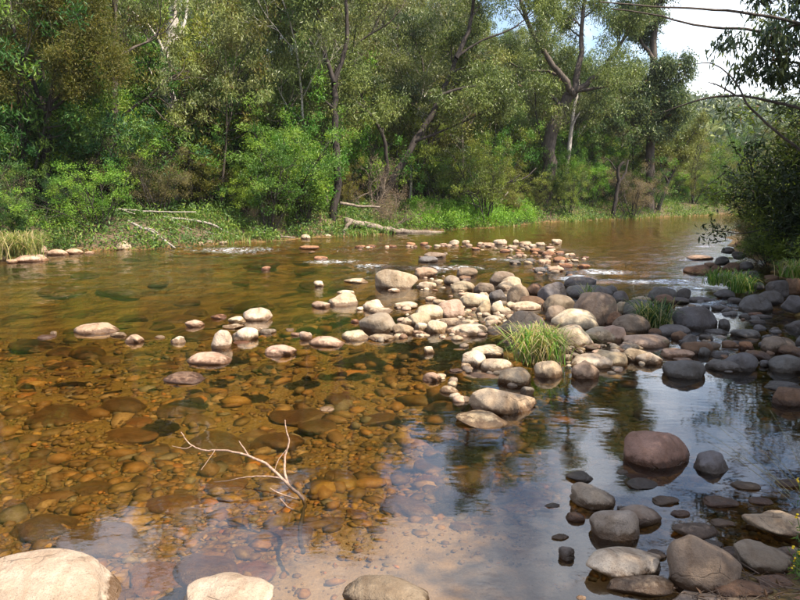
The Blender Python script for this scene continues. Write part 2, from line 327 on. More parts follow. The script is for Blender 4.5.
for (fx, fy, hw, hh, fa, ca) in FOAM:
    c = P(fx, fy); a = P(fx, max(fy - hh, 205)); b = P(fx, fy + hh); sx = hw * c[1] / FPX; sy = max((a[1] - b[1]) / 2, 0.25)
    g = np.exp(-(((WX - c[0]) / sx) ** 2 + ((WY - c[1]) / sy) ** 2) ** 1.3)
    foam = np.maximum(foam, fa * g); chop = np.maximum(chop, ca * g)
wz = chop * (1 + 0.9 * foam) * ((vnoise(WX * 2.0 + WY * 0.8, WY * 3.2, 51) - 0.5) * 0.07 + (vnoise(WX * 5, WY * 7, 52) - 0.5) * 0.03)
me = mesh_np('water', np.stack([WX, WY, wz], -1).reshape(-1, 3), grid_faces(len(wx), len(wy)), 4, M_WATER, True,
             {'foam': ('POINT', 'FLOAT', foam), 'chop': ('POINT', 'FLOAT', chop)})
obj('water', me, kind='structure')

# ------------------------------------------------------------------ stones
def ico(sub):
    bm = bmesh.new(); bmesh.ops.create_icosphere(bm, subdivisions=sub, radius=1)
    v = np.array([p.co[:] for p in bm.verts]); f = np.array([[q.index for q in t.verts] for t in bm.faces]); bm.free()
    return v, f
ICO = {s: ico(s) for s in (1, 2, 3, 4)}
def rock_shape(seed, sub, facet=0.5, lump=0.10):
    r = np.random.default_rng(seed); v, f = ICO[sub]; p = v.copy()
    p = np.sign(p) * np.abs(p) ** np.array([0.92, 0.92, 0.9])
    for _ in range(int(3 + facet * 9)):                      # worn flats
        nrm = r.normal(size=3); nrm[2] = abs(nrm[2]) * 0.6 if r.random() < .5 else nrm[2]; nrm /= np.linalg.norm(nrm)
        h = r.uniform(0.66, 0.92); ex = np.maximum(p @ nrm - h, 0); p = p - np.outer(ex * (0.55 + 0.4 * facet), nrm)
    d = np.zeros(len(p))
    for k, a in ((1.6, lump), (3.1, lump * 0.5), (6.0, lump * 0.22), (12.0, lump * 0.08)):
        for _ in range(3):
            kv = r.normal(size=3) * k; d += a * np.sin(p @ kv + r.uniform(0, 6.28)) / 1.7
    p = p * (1 + d)[:, None]
    lo, hi = p.min(0), p.max(0); p = (p - (lo + hi) / 2) / ((hi - lo) / 2)
    return p, f
ROCKM = [mesh_np('stone_shape', *(lambda s: (s[0], s[1].ravel()))(rock_shape(100 + i, 4, facet=0.1 + (i % 5) / 6.0, lump=0.075 + 0.02 * (i % 3))), 3, M_ROCK) for i in range(20)]
ANGM = [mesh_np('angular_stone_shape', *(lambda s: (s[0], s[1].ravel()))(rock_shape(300 + i, 4, facet=0.85, lump=0.09)), 3, M_ROCK) for i in range(6)]
LOWM = [mesh_np('small_stone_shape', *(lambda s: (s[0], s[1].ravel()))(rock_shape(500 + i, 3, facet=0.2 + (i % 4) / 3.5, lump=0.11)), 3, M_ROCK) for i in range(14)]
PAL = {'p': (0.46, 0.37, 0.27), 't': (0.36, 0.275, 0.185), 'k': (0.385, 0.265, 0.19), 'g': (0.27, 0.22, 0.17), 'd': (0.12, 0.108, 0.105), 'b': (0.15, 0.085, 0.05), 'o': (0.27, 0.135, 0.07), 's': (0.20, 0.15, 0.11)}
def place_rock(cx, yb, w, h, code, ang=False, rot=None, tilt=0.0, bdepth=None, zbase=0.0, label=None, group=None, seed=0):
    r = random.Random(int(cx * 31 + yb * 17 + seed))
    front = P(cx, yb, zbase); d = front[1]; slant = math.hypot(d, CAM_H - zbase)
    a = w / 2 * slant / FPX * (1 if w < 60 else 1.0); dl = math.atan2(CAM_H - zbase, d)
    Ht = h * slant / FPX
    b = bdepth * a if bdepth else a * r.uniform(0.68, 0.98)
    b = min(b, 0.42 * Ht / math.sin(dl)) if Ht < 2.4 * b * math.sin(dl) else b
    b = max(b, 0.35 * a)
    lo, hi = 0.02 * a, 2.0 * a + 0.02                       # solve vertical half axis
    for _ in range(40):
        c = (lo + hi) / 2
        top = b * math.sin(dl) + 0.25 * c * math.cos(dl) + math.sqrt((c * math.cos(dl)) ** 2 + (b * math.sin(dl)) ** 2)
        if top < Ht: lo = c
        else: hi = c
    c = max(c, 0.18 * a); zc = zbase + 0.25 * c if Ht > 0 else zbase
    if c < 0.19 * a: zc = zbase - 0.1 * a
    big = w > 16
    me = r.choice(ANGM if ang else (ROCKM if big else LOWM))
    o = obj('river_stone', me, None, label, 'stone', group)
    base = np.array(PAL[code]); jit = np.array([r.uniform(0.88, 1.12)] * 3) * np.array([r.uniform(.97, 1.03), 1, r.uniform(.94, 1.06)])
    o.color = (*(base * jit), 1)
    o.location = (front[0] + front[0] / d * b * 0.95, d + b * 0.95, zc)
    o.scale = (a, b, c)
    o.rotation_euler = (0, tilt, r.uniform(-0.22, 0.22) if rot is None else rot)
    return o
# photo x centre, waterline y, width, height, colour
LOOK = {'p': 'pale cream', 't': 'tan', 'k': 'pinkish', 'g': 'grey', 'd': 'dark grey', 'b': 'brown', 'o': 'rusty orange', 's': 'grey-brown'}
S_BAR = '''396 288 41 20 t;319 286.5 10 6 p;356 283 24 5 p;394 292 12 4 p;425.5 276 22 9 k;427.5 288.5 17 7.5 p;438 284 10 5 p;452 284 16 9 g;342.5 305 31 13 t;345 295 17 5 p;321 307.5 17 7 k
374 310 22 11 p;381 313 23 6 p;406 308.5 24 7 p;430 318 30 14 p;450 317 29 19 k;419 325 24 14 t;379 331 39 19 g;410 325 17 8 p;403 334 20 11 t;421 330 12 8 p;418 335 13 5 k;437 332 20 13 p;452 325 26 8 t
467 335 39 13 p;356 340 27 11 p;382 341 25 8 t;327 346 35 11 k;306 339 13 8 k;429 353 10 7 p;457 340 27 6 p;467 276 20 9 s;464 280 14 5 b;463 291 23 10.5 t;431 301 11 5 p
474 306 30 14 p;483.5 313 16.5 13.5 t;498 313 15 13 p;495 321 14 6 p;491 327 10 7 p;468.5 323 6.6 4 p;461 317 10 5 t;503 283 25 12 s;509 289 28 13 t;484 302 10 10 p;510.5 308 11 7 p;526 310 30 9 p
505.6 314 13 7 p;524 334 45 25 g;576 331 47 23 p;571 346 42 22 p;600 342 32.5 16 p;613 341 24 17 k;493 322 14 7 p;490 327 10 6 p;482 334 9 9 t;495 334 22 6 t;563 353 11 7 p;565 361 15 8 p;592 368 43 15 p;609 366 34 17 t;593 350 16 7 k
647 347 48 15 k;649 364 25 13 p;636 361 27 14 t;487 357 34 12 p;473.5 366 24 16 p;497 371 31 14 p;466 369 10 6 t;482 378 30 9 k;514 385 31 18 t;549 377 29 18 t;585 378 27 19 k;449 393 18 8 p;465 402 11 6 p
527 394 12 8 g;456 372 13 4 b;459 350 11 2.5 t;432 381 18 9 k;327 411 14 5 p;440 305 14 6 t;445 311 10 5 p;512 320 12 6 t;540 350 12 5 t;530 361 14 6 s;556 366 10 5 t;520 352 9 4 k;580 352 10 5 t;616 352 14 7 t;628 347 12 6 p;618 370 12 4 b'''
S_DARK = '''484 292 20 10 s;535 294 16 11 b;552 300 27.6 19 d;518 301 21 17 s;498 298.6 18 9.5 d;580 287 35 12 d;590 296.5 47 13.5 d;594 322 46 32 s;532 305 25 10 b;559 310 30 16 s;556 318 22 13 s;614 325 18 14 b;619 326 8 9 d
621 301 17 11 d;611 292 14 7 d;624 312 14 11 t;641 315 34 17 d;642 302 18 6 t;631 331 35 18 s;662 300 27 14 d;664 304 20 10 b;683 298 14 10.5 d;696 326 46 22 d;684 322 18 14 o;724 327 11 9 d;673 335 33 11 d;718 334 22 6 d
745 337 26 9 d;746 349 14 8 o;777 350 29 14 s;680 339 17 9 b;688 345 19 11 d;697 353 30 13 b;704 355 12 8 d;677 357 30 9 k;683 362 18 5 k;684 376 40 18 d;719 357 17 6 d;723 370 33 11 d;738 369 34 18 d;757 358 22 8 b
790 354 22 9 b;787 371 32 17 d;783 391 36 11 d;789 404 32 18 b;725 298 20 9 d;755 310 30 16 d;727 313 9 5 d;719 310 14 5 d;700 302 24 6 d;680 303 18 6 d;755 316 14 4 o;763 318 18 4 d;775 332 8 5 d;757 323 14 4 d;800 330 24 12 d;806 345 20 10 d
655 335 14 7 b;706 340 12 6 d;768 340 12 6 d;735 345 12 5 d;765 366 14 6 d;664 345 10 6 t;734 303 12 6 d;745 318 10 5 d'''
S_LEFT = '''97 334 42 12.5 k;119 337 15 5 p;135 343 17 9 k;54 334 7 3 p;47 339 16 5 b;195 327 18 8 k;178 343 15 7 p;219 319 16 5 o;237 323 17 7 p;245 340 27 14 p;233 329 20 6 p;258 331 10 4 p;268 334 16 6 g;241 344 18 5 o
210 365 43 15 k;185 384 40 14 b;281 356 30 12 k;296 336 10 4 k;266 270 9 4 o;160 338 9 3 p;290 331 8 3 t;355 323 8 4 o'''
S_FAR = '''309 249 20 4 o;321 260 14 4 o;360 248 11 3 o;454 245.5 10 6 p;435 258 22 6.5 s;428 262 20 6 d;411 246 9 4 o;424 245 8 3 o;371 247 11 2.5 o;392 247 10 2 o;443 246 8 3 k;466 244 8 4 p;480 245 7 3 k;489 246.5 12 4 k;500 245 13 6 p;516 243.5 6 4 p;525 246 12 5 k
540 246 9 4 p;535 252 10 4 o;548 256 12 5 o;560 262 14 6 o;545 264 12 5 k;566 268 12 5 o;555 272 16 6 k;530 262 10 4 d;520 255 9 3 o;570 276 10 5 d;505 252 10 3 o;575 262 8 3 p;540 272 12 5 d;585 258 8 2 o;515 264 12 4 d;512 248 10 3 k;550 249 9 3 k;560 254 9 3 o;701 275 30 11 o;700 260 24 5 k;712 268 14 6 b;557 243 10 4 p;476 250 9 3 o;533 247 7 3 p;572 256 7 3 k;584 268 10 4 o'''
S_BANKL = '''32 262 30 8 k;40 254 16 9 k;58 255 20 6 k;75 254 16 6 k;3 260 14 5 k;12 263 10 4 k;124 250 14 9 t;210 244 8 4 t;201 245 7 3 t;306 239 9 5 p;327 237 8 3 p;351 235.5 12 4 p;365 234 10 4 k;560 220 12 4 p;609 218.5 10 3 p;626 217 9 4 k;681 215 9 3 p;703 214.5 8 2 p;652 216 8 3 k;90 254 9 3 k;223 244 8 3 p;375 233 8 3 k;590 219 7 2.5 k;666 216 6 2 p'''
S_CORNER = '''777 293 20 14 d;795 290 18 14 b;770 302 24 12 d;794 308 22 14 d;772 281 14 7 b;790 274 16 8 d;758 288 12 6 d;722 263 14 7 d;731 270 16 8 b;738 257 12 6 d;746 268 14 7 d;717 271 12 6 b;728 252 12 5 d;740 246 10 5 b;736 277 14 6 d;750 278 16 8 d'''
S_SHORE = '665 505 24 9 s;720 508 30 12 b;745 490 26 9 s;735 562 30 14 b;655 560 20 10 s;792 566 36 18 s;640 597 60 20 s;742 600 50 20 b;801 522 30 13 s;680 517 18 7 b;722 527 20 8 s;600 562 18 8 b;560 540 16 6 s;760 505 22 8 b;790 488 26 9 b;712 548 18 8 d;668 590 16 8 s;775 590 30 14 b;552 508 14 5 d;625 512 14 6 d'
def rows(s): return [r.split() for r in s.replace('\n', ';').split(';') if r.strip()]
OWN = {  # stones with a look of their own
    (396, 288): 'largest smooth tan boulder standing alone in the water at the upstream edge of the bar',
    (379, 331): 'broad blunt grey boulder at the water edge of the pale stone cluster',
    (342.5, 305): 'rounded tan stone with a pale flat stone tucked behind it, in the open stream',
    (327, 346): 'long low pinkish stone lying at the left end of the pale cluster',
    (450, 317): 'round pinkish orange boulder wedged among pale stones behind the long pale slab',
    (467, 335): 'long pale loaf shaped stone lying along the front of the pale cluster',
    (524, 334): 'large grey boulder directly behind the green and straw grass tussock',
    (576, 331): 'large smooth cream boulder between the grass tussock and the shaded dark boulders',
    (571, 346): 'pale slanting stone leaning beside the grass tussock',
    (647, 347): 'long cylindrical pinkish stone lying flat beside the shaded stones',
    (649, 364): 'small pale blocky stone with its foot in the still pool',
    (585, 378): 'round pinkish boulder mirrored in the still pool in front of the bar',
    (514, 385): 'blunt tan stone with a broken cracked end, in front of the tussock',
    (594, 322): 'biggest grey-brown boulder with a sunlit stripe on its shoulder among dark boulders',
    (696, 326): 'big dark boulder in tree shade beside the narrow side channel',
    (684, 376): 'dark wedge shaped stone tapering into the bright reflecting pool',
    (97, 334): 'lone pinkish domed stone with a dark wet rim in the brown shallows',
    (210, 365): 'low pinkish stone with a dry pale top ringed by wet brown in the shallows',
    (185, 384): 'brown drowned stone with just a small dry patch breaking the surface',
    (281, 356): 'small domed pinkish stone alone in brown shallows beside a drowned slab',
    (701, 275): 'rusty orange stones heap end at the tip of the right bank',
    (32, 262): 'low pink boulder at the water edge below the bank tussock',
}
OWN[(701, 275)] = 'rusty orange boulder at the tip of the shaded bank beside the rapid'
ZONES = [(S_BAR, 'piled in the sunlit midstream boulder bar', 'sunlit stones of the midstream bar'), (S_DARK, 'among the tree-shaded stones of the side channel', 'shaded stones by the side channel'),
         (S_LEFT, 'breaking the surface of the open brown shallows', 'stones in the open shallows'), (S_FAR, 'on the low gravel riffle upstream of the bar', 'stones on the upstream riffle'), (S_BANKL, 'at the foot of the far forested bank', 'stones along the far bank'), (S_SHORE, 'half sunk along the shaded muddy near shore', 'stones along the muddy near shore'), (S_CORNER, 'stacked on the shaded bank under the dark bush', 'stones under the dark bush')]
ROCKPOS = []
_rb = random.Random(77)
def fillers(poly_rows, n, codes, lo, hi):
    rs = rows(poly_rows); out = []
    while len(out) < n:
        a, b = _rb.choice(rs), _rb.choice(rs)
        if abs(float(a[0]) - float(b[0])) + 2 * abs(float(a[1]) - float(b[1])) > 60: continue
        t = _rb.random(); x = float(a[0]) * t + float(b[0]) * (1 - t); y = float(a[1]) * t + float(b[1]) * (1 - t) + _rb.uniform(-1, 2)
        w = _rb.uniform(lo, hi) * (y - 188) / 150; out.append(f'{x:.1f} {y:.1f} {w:.1f} {w * _rb.uniform(0.4, 0.65):.1f} {_rb.choice(codes)}')
    return ';' + ';'.join(out)
FILL = rows(fillers(S_BAR, 210, 'pptttkksgb', 5, 13)[1:]), rows(fillers(S_DARK, 95, 'dddbbsds', 5, 15)[1:]), rows(fillers(S_FAR, 110, 'oktbskps', 8, 20)[1:])
def loose(rws, label):
    V, F, Cc = [], [], []; v1, f1 = ICO[2]; r = np.random.default_rng(len(rws))
    for q in rws:
        x, y, w, h = map(float, q[:4]); c = P(x, y); a = w / 2 * c[1] / FPX
        p = rock_shape(int(r.integers(40)), 2, 0.6, 0.1)[0] * np.array([a, a * 0.8, a * r.uniform(.35, .6)]); t = r.uniform(0, 6.28)
        p = np.stack([p[:, 0] * math.cos(t) - p[:, 1] * math.sin(t), p[:, 0] * math.sin(t) + p[:, 1] * math.cos(t), p[:, 2]], -1)
        V.append(p + c + np.array([0, 0, a * r.uniform(-0.15, .25)])); F.append(f1 + len(v1) * len(F)); Cc.append(np.tile(np.append(np.array(PAL[q[4]]) * r.uniform(.7, 1.15), 1), (len(v1), 1)))
    obj('loose_stones', mesh_np('loose_stones', np.concatenate(V), np.concatenate(F).ravel(), 3, M_PEB, True, {'pc': ('POINT', 'FLOAT_COLOR', np.concatenate(Cc))}), label=label, cat='stones', kind='stuff')
for a_, b_ in zip(FILL, ('small pale loose stones filling the gaps of the sunlit bar', 'small dark loose stones filling the gaps of the shaded side channel', 'small mixed tan and rusty loose stones of the upstream riffle')): loose(a_, b_)
for s, where, grp in ZONES:
    for q in rows(s):
        cx, yb, w, h = map(float, q[:4]); code = q[4]
        own = OWN.get((cx, yb))
        zb = 0.0
        if s is S_CORNER: zb = 0.12
        if s is S_SHORE: q0 = P(cx, yb, 0.03); zb = max(0.0, height1(q0[0], q0[1] + 0.04))
        ang = (cx, yb) in ((396, 288), (524, 334), (403, 334), (437, 332)) or s is S_CORNER
        e = (0.06 if s is S_BAR else 0.14) if s in (S_BAR, S_DARK) else 0.0
        o = place_rock(cx, yb + e * h, w * 1.07, h * (0.98 + e), code, ang=ang, zbase=zb, label=own or f'{LOOK[code]} rounded stone {where}', group=None if own else f'{LOOK[code]} {grp}')
        ROCKPOS.append((o.location.x, o.location.y, o.scale.x))
HERO = [
    (258, 321, 30, 14, 'p', True, 0.0, 'pale angular peaked stone rising from the brown shallows'),
    (222, 349, 20, 20, 'p', True, 0.3, 'pale upright slab leaning on the little heap of stones in the shallows'),
    (503, 415, 70, 28, 't', True, 0.12, 'large flat tan slab with a sloping top in front of the bar'),
    (483, 428, 56, 18, 't', True, 0.10, 'low tan slab with wet brown rim, just in front of the larger flat slab'),
    (657, 468, 69, 39, 'b', False, 0.1, 'large reddish brown egg shaped boulder in the still shaded pool'),
    (709, 474, 36, 22, 'd', False, -0.1, 'dark round boulder beside the reddish brown boulder in the pool'),
    (579, 482, 26, 11, 'd', False, 0, 'small dark flat stone barely above the reflecting pool, left of others'),
    (622, 474, 11, 4, 'd', False, 0, 'tiny dark stone tip between the brown boulder and a small dark flat stone'),
    (642, 489, 31, 11, 'd', False, 0.05, 'small dark pointed stone in front of the reddish brown boulder'),
    (593, 510, 52, 25, 'g', True, 0.35, 'grey slanting stone dipping into the pool at the muddy bank'),
    (640, 527, 40, 21, 's', False, 0.15, 'smooth grey-brown oval stone beside the rough grey stone at the bank'),
    (614, 541, 46, 31, 'g', True, 0, 'rough grey block between the slanting stone and the smooth oval stone'),
    (695, 539, 48, 16, 's', False, 0.1, 'low oval grey-brown stone in dark shallow water beside the muddy bank'),
    (575, 522, 18, 10, 'b', False, 0, 'small brown wet stone at the foot of the slanting grey stone'),
    (567, 561, 15, 13, 'd', False, 0, 'small dark wet stone beside the sunlit cream boulder'),
    (472, 487, 46, 26, 'b', True, 0, 'dark brown drowned rock just under the surface of the sandy pool'),
    (206, 590, 62, 34, 'b', False, 0.1, 'brown drowned boulder between the two dry cream foreground boulders'),
]
for (cx, yb, w, h, code, ang, tilt, lab) in HERO:
    zb = -0.10 if 'drowned' in lab else 0.0
    o = place_rock(cx, yb, w, h, code, ang=ang, tilt=tilt, label=lab, zbase=zb)
    if zb < 0: o.location.z = min(o.location.z, -0.02 - o.scale.z); 
    ROCKPOS.append((o.location.x, o.location.y, o.scale.x))
    if 'egg shaped' in lab: o.color = (0.27, 0.155, 0.115, 1)
BANKH = [(623, 578, 80, 30, 'p', False, 0.08, 'sunlit cream boulder half buried in the sandy mud bank'),
         (699, 592, 70, 50, 's', True, 0.25, 'big rough grey-brown boulder with a slanting side on the mud bank'),
         (762, 574, 58, 30, 's', True, 0.2, 'wedge shaped grey-brown boulder among dry twigs on the mud bank'),
         (776, 537, 64, 28, 't', False, 0.1, 'smooth tan banded boulder below the yellow flowers and grass stalks'),
         (50, 626, 152, 70, 'p', False, 0.10, 'large dry cream boulder with a smooth sloping top in the foreground'),
         (229, 622, 86, 44, 'p', False, 0.0, 'dry cream rounded boulder in the foreground beside the drowned brown boulder'),
         (386, 608, 82, 31, 's', False, 0.0, 'grey-brown rounded boulder resting on the pale sand'),
         (581, 600, 9, 4, 'p', False, 0.0, 'tiny white pebble on the sand beside the sunlit cream boulder')]
for (cx, yb, w, h, code, ang, tilt, lab) in BANKH:
    q0 = P(cx, yb, 0.05); zb = max(0.02, height1(q0[0], q0[1] + 0.05)); q0 = P(cx, yb, zb); zb = max(0.02, height1(q0[0], q0[1] + 0.05))
    o = place_rock(cx, yb, w, h, code, ang=ang, tilt=tilt, label=lab, zbase=zb, bdepth=0.8)
    if 'dry cream' in lab: o.color = (0.36, 0.285, 0.22, 1)
    ROCKPOS.append((o.location.x, o.location.y, o.scale.x))

# drowned stones seen through the water
SUBC = {'amber': (0.29, 0.14, 0.035), 'dark brown': (0.10, 0.055, 0.026), 'olive brown': (0.17, 0.115, 0.04), 'orange': (0.42, 0.15, 0.02), 'sandy': (0.27, 0.19, 0.11), 'bluish grey': (0.11, 0.11, 0.11)}
sk = list(SUBC); sw = [0.34, 0.22, 0.20, 0.08, 0.10, 0.06]
rr = random.Random(5); cand = []; placed = []
SUBOWN = [(100, 525, 92, 'bluish grey', 'broad bluish grey drowned slab in the sky reflection behind the large cream boulder'), (165, 560, 90, 'orange', 'bright orange drowned boulder beside the brown drowned boulder'), (250, 560, 60, 'orange', None), (40, 500, 80, 'dark brown', None), (95, 460, 60, 'dark brown', None), (300, 383, 70, 'dark brown', 'long dark drowned slab beside the small domed pinkish stone'), (215, 412, 75, 'dark brown', None), (180, 378, 50, 'dark brown', None), (60, 385, 70, 'dark brown', None), (320, 395, 50, 'dark brown', None), (128, 400, 60, 'amber', None), (275, 408, 60, 'dark brown', None), (380, 392, 45, 'dark brown', None), (120, 372, 50, 'dark brown', None), (345, 372, 40, 'dark brown', None), (25, 430, 60, 'amber', None), (45, 470, 55, 'amber', None), (225, 455, 46, 'amber', None), (30, 545, 60, 'olive brown', None), (290, 520, 50, 'olive brown', None), (340, 455, 40, 'olive brown', None), (560, 440, 40, 'amber', None), (720, 430, 60, 'dark brown', None), (740, 465, 60, 'amber', None)]
spots = [(a, b, w, c, lab) for (a, b, w, c, lab) in SUBOWN]
while len(spots) < 130:
    py = rr.uniform(256, 330); px = rr.uniform(-5, 560)
    if px > 300 and py > 295: continue
    spots.append((px, py, rr.uniform(14, 46), rr.choices(['dark brown', 'amber', 'olive brown', 'sandy'], [.45, .3, .2, .05])[0], None))
while len(spots) < 400:
    py = 322 + 268 * rr.random() ** 1.25; px = rr.uniform(-5, 805)
    if 300 < px < 580 and py > 520: continue
    w = (py - 188) / 300 * rr.choice([14, 18, 22, 26, 34, 44, 60]) * rr.uniform(0.8, 1.2)
    spots.append((px, py, max(w, 8), rr.choices(sk, sw)[0], None))
for (px, py, w, cn, lab) in spots:
    c0 = P(px, py, -0.2); z0, _, _, si = heights(np.array([c0[0]]), np.array([c0[1]])); z0 = float(z0[0])
    if z0 > -0.05 or float(si[0]) < 0.1 or len(placed) > 298: continue
    a = w / 2 * c0[1] / FPX
    if any(math.hypot(c0[0] - q[0], c0[1] - q[1]) < 0.75 * (a + q[2]) for q in placed) and lab is None: continue
    if any(math.hypot(c0[0] - q[0], c0[1] - q[1]) < 0.8 * q[2] + 0.5 * a for q in ROCKPOS) and lab is None: continue
    placed.append((c0[0], c0[1], a))
    c = min(a * rr.uniform(0.2, 0.4), (-z0) * 0.85)
    o = obj('submerged_stone', rr.choice(LOWM if a < 0.1 else ROCKM), None, lab or f'{cn} stone lying on the bed under the clear shallow water', 'stone', None if lab else f'{cn} submerged stones')
    o.location = (c0[0], c0[1], min(z0 + c * 0.1, -0.03 - c)); o.scale = (a, a * rr.uniform(0.6, 0.9), c); o.rotation_euler = (rr.uniform(-.1, .1), rr.uniform(-.15, .15), rr.uniform(-0.5, 0.5))
    o.color = (*[x * rr.uniform(0.8, 1.2) for x in SUBC[cn]], 1)

# loose gravel over the bed
def gravel():
    r = np.random.default_rng(11); v1, f1 = ICO[1]; n = 15000
    pyx = 300 + 300 * r.random(n * 3) ** 1.05; pxx = r.uniform(-20, 820, n * 3)
    b = (300 - pyx) / FPX; t = (-0.2 - CAM_H) / (-SP_ + b * CP); x = (pxx - 400) / FPX * t; y = (CP + b * SP_) * t
    z, sf, sn, si = heights(x, y)
    sandm = np.exp(-((x - 0.25) / 0.95) ** 2 - ((y - 2.75) / 1.05) ** 2)
    keep = (sf < 0) & (sn < 0.08) & (r.random(n * 3) > sandm * 1.35) & (r.random(n * 3) < 0.25 + 1.1 * vnoise(x * 1.7, y * 1.7, 61)); x, y, z, sandm = [q[keep][:n] for q in (x, y, z, sandm)]; n = len(x)
    s = np.clip(r.lognormal(math.log(0.0165), 0.72, n), 0.005, 0.10) * np.clip(y / 4.5, 0.8, 1.7)
    s *= np.where(sandm > 0.25, 0.5, 1)
    sc3 = np.stack([s * r.uniform(0.8, 1.6, n), s * r.uniform(0.6, 1.1, n), s * r.uniform(0.2, 0.5, n)], -1); th = r.uniform(0, 6.28, n)
    base = v1[None] * (1 + r.normal(0, 0.16, (n, len(v1), 1))); q = base * sc3[:, None, :]
    cx, sx = np.cos(th)[:, None], np.sin(th)[:, None]
    V = np.stack([q[..., 0] * cx - q[..., 1] * sx + x[:, None], q[..., 0] * sx + q[..., 1] * cx + y[:, None], q[..., 2] + (z + sc3[:, 2] * 0.4)[:, None]], -1)
    F = f1[None] + (np.arange(n) * len(v1))[:, None, None]
    pal = np.array([(0.25, 0.13, 0.035), (0.13, 0.072, 0.026), (0.19, 0.13, 0.045), (0.38, 0.15, 0.03), (0.32, 0.225, 0.12), (0.17, 0.165, 0.14), (0.33, 0.20, 0.05), (0.08, 0.05, 0.028)])
    pal = pal * 0.62 + np.array([0.19, 0.115, 0.04]) * 0.38 * 0.8; ci = r.choice(len(pal), n, p=[.26, .24, .18, .035, .10, .06, .055, .07]); colr = np.clip(pal[ci] * r.uniform(0.75, 1.3, (n, 1)), 0, 1)
    pc = np.concatenate([np.repeat(colr, len(v1), 0), np.ones((n * len(v1), 1))], 1)
    me = mesh_np('bed_gravel', V.reshape(-1, 3), F.ravel(), 3, M_PEB, True, {'pc': ('POINT', 'FLOAT_COLOR', pc)})
    obj('gravel', me, label='amber and brown gravel covering the river bed under the shallows', cat='gravel', kind='stuff')
gravel()

# ------------------------------------------------------------------ plants: tubes and leaves
class Tubes:
    def __init__(s): s.v = []; s.f = []; s.n = 0
    def add(s, pts, rad, k=6):
        pts = np.asarray(pts, float); m = len(pts); t = np.gradient(pts, axis=0); t /= np.linalg.norm(t, axis=1)[:, None] + 1e-9
        ref = np.array([0, 0, 1.0]) if abs(t[0][2]) < 0.8 else np.array([1.0, 0, 0])
        a = np.cross(t, ref); a /= np.linalg.norm(a, axis=1)[:, None] + 1e-9; b = np.cross(t, a)
        th = np.arange(k) * 2 * math.pi / k; rad = np.asarray(rad, float)
        ring = pts[:, None] + rad[:, None, None] * (np.cos(th)[None, :, None] * a[:, None] + np.sin(th)[None, :, None] * b[:, None])
        i = s.n + np.arange(m * k).reshape(m, k); j = np.roll(i, -1, 1)
        s.v.append(ring.reshape(-1, 3)); s.f.append(np.stack([i[:-1], j[:-1], j[1:], i[1:]], -1).reshape(-1, 4)); s.n += m * k
    def mesh(s, name, mat): return mesh_np(name, np.concatenate(s.v), np.concatenate(s.f).ravel(), 4, mat)
def leaf_mesh(name, mat, cen, per, sigma, L, W, r, droop=0.5, clumpvar=0.55, brownp=0.01, outward=None, flat=1.0):
    cen = np.asarray(cen, float); nc = len(cen); n = nc * per
    off = r.normal(size=(n, 3)) * sigma; off[:, 2] *= flat
    c = np.repeat(cen, per, 0) + off
    ax = r.normal(size=(n, 3)); ax[:, 2] -= droop * 1.6
    if outward is not None: ax += outward * np.sign(off)
    ax /= np.linalg.norm(ax, axis=1)[:, None]
    s = np.cross(ax, r.normal(size=(n, 3))); s /= np.linalg.norm(s, axis=1)[:, None] + 1e-9
    nn = np.cross(ax, s); l = L * r.uniform(0.5, 1.5, (n, 1)); w = W * r.uniform(0.7, 1.2, (n, 1)) / 2
    V = np.stack([c, c + ax * l * 0.42 + s * w + nn * l * 0.05, c + ax * l - nn * l * 0.08, c + ax * l * 0.42 - s * w + nn * l * 0.05], 1)
    lv = np.clip(np.repeat(r.random(nc), per) * clumpvar + r.random(n) * (1 - clumpvar), 0, 0.999)
    lv = np.where(r.random(n) < brownp, 1.05, lv)
    return mesh_np(name, V.reshape(-1, 3), np.arange(n * 4), 4, mat, False, {'lv': ('FACE', 'FLOAT', lv)})
def rot_dir(d, ang, r):
    d = d / np.linalg.norm(d); p = np.cross(d, r.normal(size=3)); p /= np.linalg.norm(p) + 1e-9
    return d * math.cos(ang) + p * math.sin(ang)
TIPI = (6,)
def grow(T, tips, p, d, L, rad, lev, top, r, up=0.25, wander=0.28, nch=(5, 4, 4), ang=(0.5, 1.0), shrink=0.62, kside=(8, 6, 5, 3, 3)):
    n = 6; pts = [p]; d = d / np.linalg.norm(d)
    for i in range(n):
        d = d + r.normal(size=3) * wander * (0.5 if lev == 0 else 1) + np.array([0, 0, up]) * (0.25 if lev == 0 else 0.5)
        d /= np.linalg.norm(d); pts.append(pts[-1] + d * L / n)
    pts = np.array(pts); rads = rad * np.linspace(1, 0.42, n + 1)
    T.add(pts, rads, kside[min(lev, 4)])
    if lev >= top:
        for i in TIPI: tips.append(pts[i] + r.normal(size=3) * 0.03)
        return
    for i in range(nch[lev]):
        t = 0.35 + 0.65 * (i + r.random()) / nch[lev]; q = min(int(t * n), n - 1); fr = t * n - q
        st = pts[q] * (1 - fr) + pts[q + 1] * fr if q < n else pts[-1]
        cd = rot_dir(pts[q + 1] - pts[q], r.uniform(*ang), r)
        grow(T, tips, st, cd, L * shrink * r.uniform(0.7, 1.15), rads[q] * r.uniform(0.45, 0.65), lev + 1, top, r, up, wander, nch, ang, shrink, kside)
